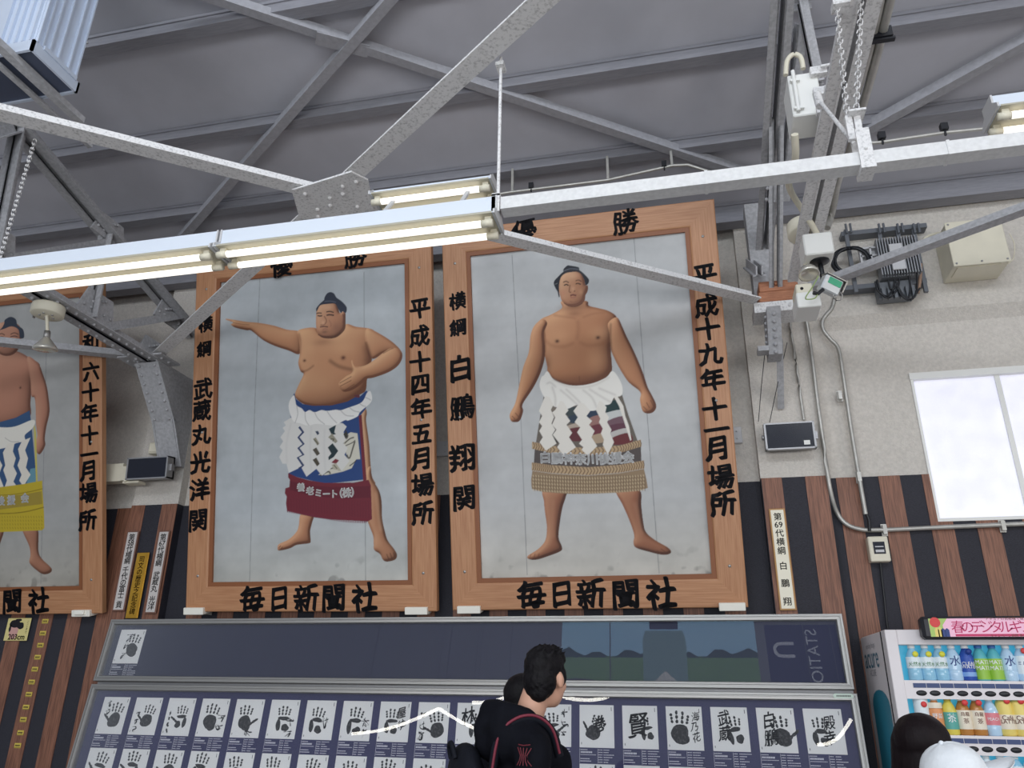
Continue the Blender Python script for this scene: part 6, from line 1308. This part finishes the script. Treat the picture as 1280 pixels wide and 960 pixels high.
# woman at the vending machine
p = onY(1157, 925, 2.9); q = onY(1157, 888, 2.9); t, M, HT, jk = person('woman with long dark hair facing the vending machine, seen from behind', p.x-.005, 2.9, q.z*.995, .25, .35, SKIN, None, None, None, TRS, -.02, .165, .9)
fuse(jk, 'jacket', mat('brown_coat', (70, 60, 58), .8), t, M, .014, 4); DH = mat('dark_brown_hair', (24, 16, 19), .5, 0, .25, 30, .2, 60, (6, 6, 1), spec=.15); h = MB(); hair_blob(h, HT, (0, -.02, .04), (.094, .108, .092)); hair_blob(h, HT, (0, -.05, -.05), (.094, .075, .12))
for s in (-.06, -.02, .02, .06): cap(h, HT @ Vector((s*.8, -.045, .03)), .05, HT @ Vector((s*1.1, -.12, -.38)), .052)
for s in (-.075, .078): cap(h, HT @ Vector((s, -.01, 0)), .024, HT @ Vector((s*1.02, -.03, -.24)), .022)
fuse(h, 'hair', DH, t, M, .007, 4, jitter=(60, .0015))
m = MB()
for s in (-1, 1): o = MB().ball(HT @ Vector((s*.031, .078, .008)), .0105, 12, 8); m.add([M @ v for v in o.v], o.f, True)
m.build('eye', MATS['eye_dark'], t)
# person in a white cap
p = onY(1193, 950, 2.5); q = onY(1197, 925.5, 2.5); Hc = q.z-.006; t, M, HT, jk = person('person in a white cap at the bottom right, looking to the right', p.x+.0, 2.5, Hc, 1.35, .0, SKIN, None, None, None, TRS, .27, .16, .9)
fuse(jk, 'jacket', mat('navy_coat', (36, 40, 58), .8), t, M, .014, 4); h = MB(); hair_blob(h, HT, (0, -.03, .02), (.085, .09, .085)); hair_blob(h, HT, (0, -.06, -.04), (.076, .055, .07)); fuse(h, 'hair', BLKHAIR, t, M, .009, 3)
m = MB(); CAPM = mat('cap_cloth', (228, 232, 236), .85, 0, .03, 30, .25, 50)
n, rows = 36, 9; vs = []; fs = []
for i in range(rows):
    a = math.pi/2*i/(rows-1); rr = math.cos(a)
    for k in range(n):
        th = 2*math.pi*k/n; ribs = 1-.014*abs(math.cos(3*th))**8+.02*math.sin(9*th+i)*.25; vs.append(HT @ Vector((.1*rr*math.cos(th)*ribs, -.016+.098*rr*math.sin(th)*ribs, .040+.098*math.sin(a)**.85*(1+.02*math.sin(5*th)))))
for i in range(rows-1):
    for k in range(n): fs.append((i*n+k, i*n+(k+1) % n, i*n+n+(k+1) % n, i*n+n+k))
m.add([M @ v for v in vs], fs, True); o = MB()
for k in range(n): pass
vs2 = []; w_ = 20
for j in range(5):
    for k in range(w_+1):
        a = math.pi*(.5-.36+.72*k/w_) if False else math.pi*(.12+.76*k/w_); ext = .098*j/4*math.sin(a)**.6; vs2.append(HT @ Vector((.098*math.cos(a)*(1-.05*j/4), -.018+.098*math.sin(a)+ext, .050-.004*j/4-(.1*math.cos(a))**2*2.0)))
f2 = [(j*(w_+1)+k, j*(w_+1)+k+1, (j+1)*(w_+1)+k+1, (j+1)*(w_+1)+k) for j in range(4) for k in range(w_)]
nb = len(vs2); vs3 = vs2+[v+Vector((0, 0, -.005)) for v in vs2]; f3 = f2+[tuple(nb+i for i in f[::-1]) for f in f2]
def rim(idx): return [(a, b, nb+b, nb+a) for a, b in zip(idx, idx[1:])]
f3 += rim([4*(w_+1)+k for k in range(w_+1)][::-1])+rim([j*(w_+1) for j in range(5)][::-1])+rim([j*(w_+1)+w_ for j in range(5)])
m.add([M @ v for v in vs3], f3, True); m.ball(M @ (HT @ Vector((0, -.016, .136))), .008, 10, 6); m.build('cap', CAPM, t, label='white cloth cap')


# ================================================================== WHAT THE CASE GLASS MIRRORS (hall behind the photographer, added gleam tubes)
def board(name, x0, x1, z0, z1, y, label, cat): return thing(name, label, cat, M=Matrix(((-1, 0, 0, x1), (0, 0, 1, y), (0, 1, 0, z0), (0, 0, 0, 1)))), x1-x0, z1-z0
t, w, h = board('hanging_banner', -2.66, 1.12, 4.55, 5.95, -3.5, 'wide banner of a meadow and a big jar, mirrored in the case glass', 'banner'); M = WM[t]
onM(MB().box((0, 0, -.03), (w, h, 0)), M).build('sheet', mat('banner_sky', (150, 196, 226), .5, 0, 0, 2, 0, 0, (.3, 2, 1), (196, 224, 236), emit=2.6), t)  # glow added to the banner print so its mirror image shows
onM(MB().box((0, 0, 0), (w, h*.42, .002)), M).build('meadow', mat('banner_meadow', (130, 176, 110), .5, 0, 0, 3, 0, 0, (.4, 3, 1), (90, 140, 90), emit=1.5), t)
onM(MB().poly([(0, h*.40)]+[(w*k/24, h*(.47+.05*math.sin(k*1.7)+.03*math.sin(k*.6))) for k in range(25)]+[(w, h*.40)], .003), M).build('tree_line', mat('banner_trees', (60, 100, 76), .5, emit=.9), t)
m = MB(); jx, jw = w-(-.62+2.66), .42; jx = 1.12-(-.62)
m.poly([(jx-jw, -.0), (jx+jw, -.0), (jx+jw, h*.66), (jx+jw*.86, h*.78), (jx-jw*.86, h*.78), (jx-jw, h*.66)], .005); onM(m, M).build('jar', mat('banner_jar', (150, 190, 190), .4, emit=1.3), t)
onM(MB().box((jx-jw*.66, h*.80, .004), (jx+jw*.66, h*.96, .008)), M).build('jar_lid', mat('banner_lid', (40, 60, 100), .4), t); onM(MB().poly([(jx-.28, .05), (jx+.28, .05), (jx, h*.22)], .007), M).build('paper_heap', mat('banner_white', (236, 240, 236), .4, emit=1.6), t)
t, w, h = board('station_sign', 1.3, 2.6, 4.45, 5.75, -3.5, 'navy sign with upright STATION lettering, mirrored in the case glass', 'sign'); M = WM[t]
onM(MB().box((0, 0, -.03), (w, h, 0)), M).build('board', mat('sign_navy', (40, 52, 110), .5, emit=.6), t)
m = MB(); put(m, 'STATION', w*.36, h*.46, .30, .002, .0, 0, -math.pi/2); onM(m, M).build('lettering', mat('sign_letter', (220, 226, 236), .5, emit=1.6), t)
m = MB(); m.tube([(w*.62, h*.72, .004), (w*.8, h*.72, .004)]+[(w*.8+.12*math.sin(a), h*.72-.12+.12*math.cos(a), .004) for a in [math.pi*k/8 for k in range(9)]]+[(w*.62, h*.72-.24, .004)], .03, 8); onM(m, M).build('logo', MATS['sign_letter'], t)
RING = mat('ring_lamp_glow', (255, 252, 240), .5, emit=14.)
def gleam_tube(nm, pts, label):
    t = thing(nm, label, 'lamp', pts[0]); P = smoothp(pts); MB().tube(P, .024, 10).build('glowing_tube', RING, t)
    m = MB().tube([q+Vector((0, 0, .035)) for q in P], .018, 8)
    for q in (P[2], P[-3]): m.tube([q+Vector((0, 0, .03)), Vector((q.x, q.y, roofz(max(q.y, -1.4))))], .005, 6)
    m.build('hanger', ALUD, t)
gleam_tube('ring_lamp', [(-1.62+.4*math.cos(2*math.pi*k/24), .65+.4*math.sin(2*math.pi*k/24), 3.2) for k in range(25)], 'small glowing ring lamp of the hall, mirrored beside the hooded man')
gleam_tube('gleam_tube', [(-6.12, -1.95, 3.2), (-5.59, -1.74, 3.2), (-4.99, -1.3, 3.2), (-4.38, -.7, 3.2), (-4.04, -.33, 3.2)], 'long added gleam tube mirrored over the pale hand prints left of centre')  # bent tubes added to draw the warped gleams in the glass
gleam_tube('gleam_tube', [(-4.01, -.32, 3.2), (-3.95, -.62, 3.2), (-3.86, -1.02, 3.2), (-3.72, -1.39, 3.2)], 'short added gleam tube meeting the long one at the glass seam')
gleam_tube('gleam_tube', [(-3.38, .04, 3.2), (-3.19, .05, 3.2), (-2.95, .18, 3.2), (-2.67, .46, 3.2)], 'short added gleam tube mirrored left of the hooded man')
gleam_tube('gleam_tube', [(1.74, -1.89, 3.2), (1.89, -1.78, 3.2), (2.01, -1.35, 3.2), (2.06, -.5, 3.2)], 'added gleam tube mirrored at the right end of the case')
for o in list(bpy.data.objects):       # nothing in view is left unlinked or unlabelled
    if o.type == 'EMPTY' and not o.children: bpy.data.objects.remove(o)
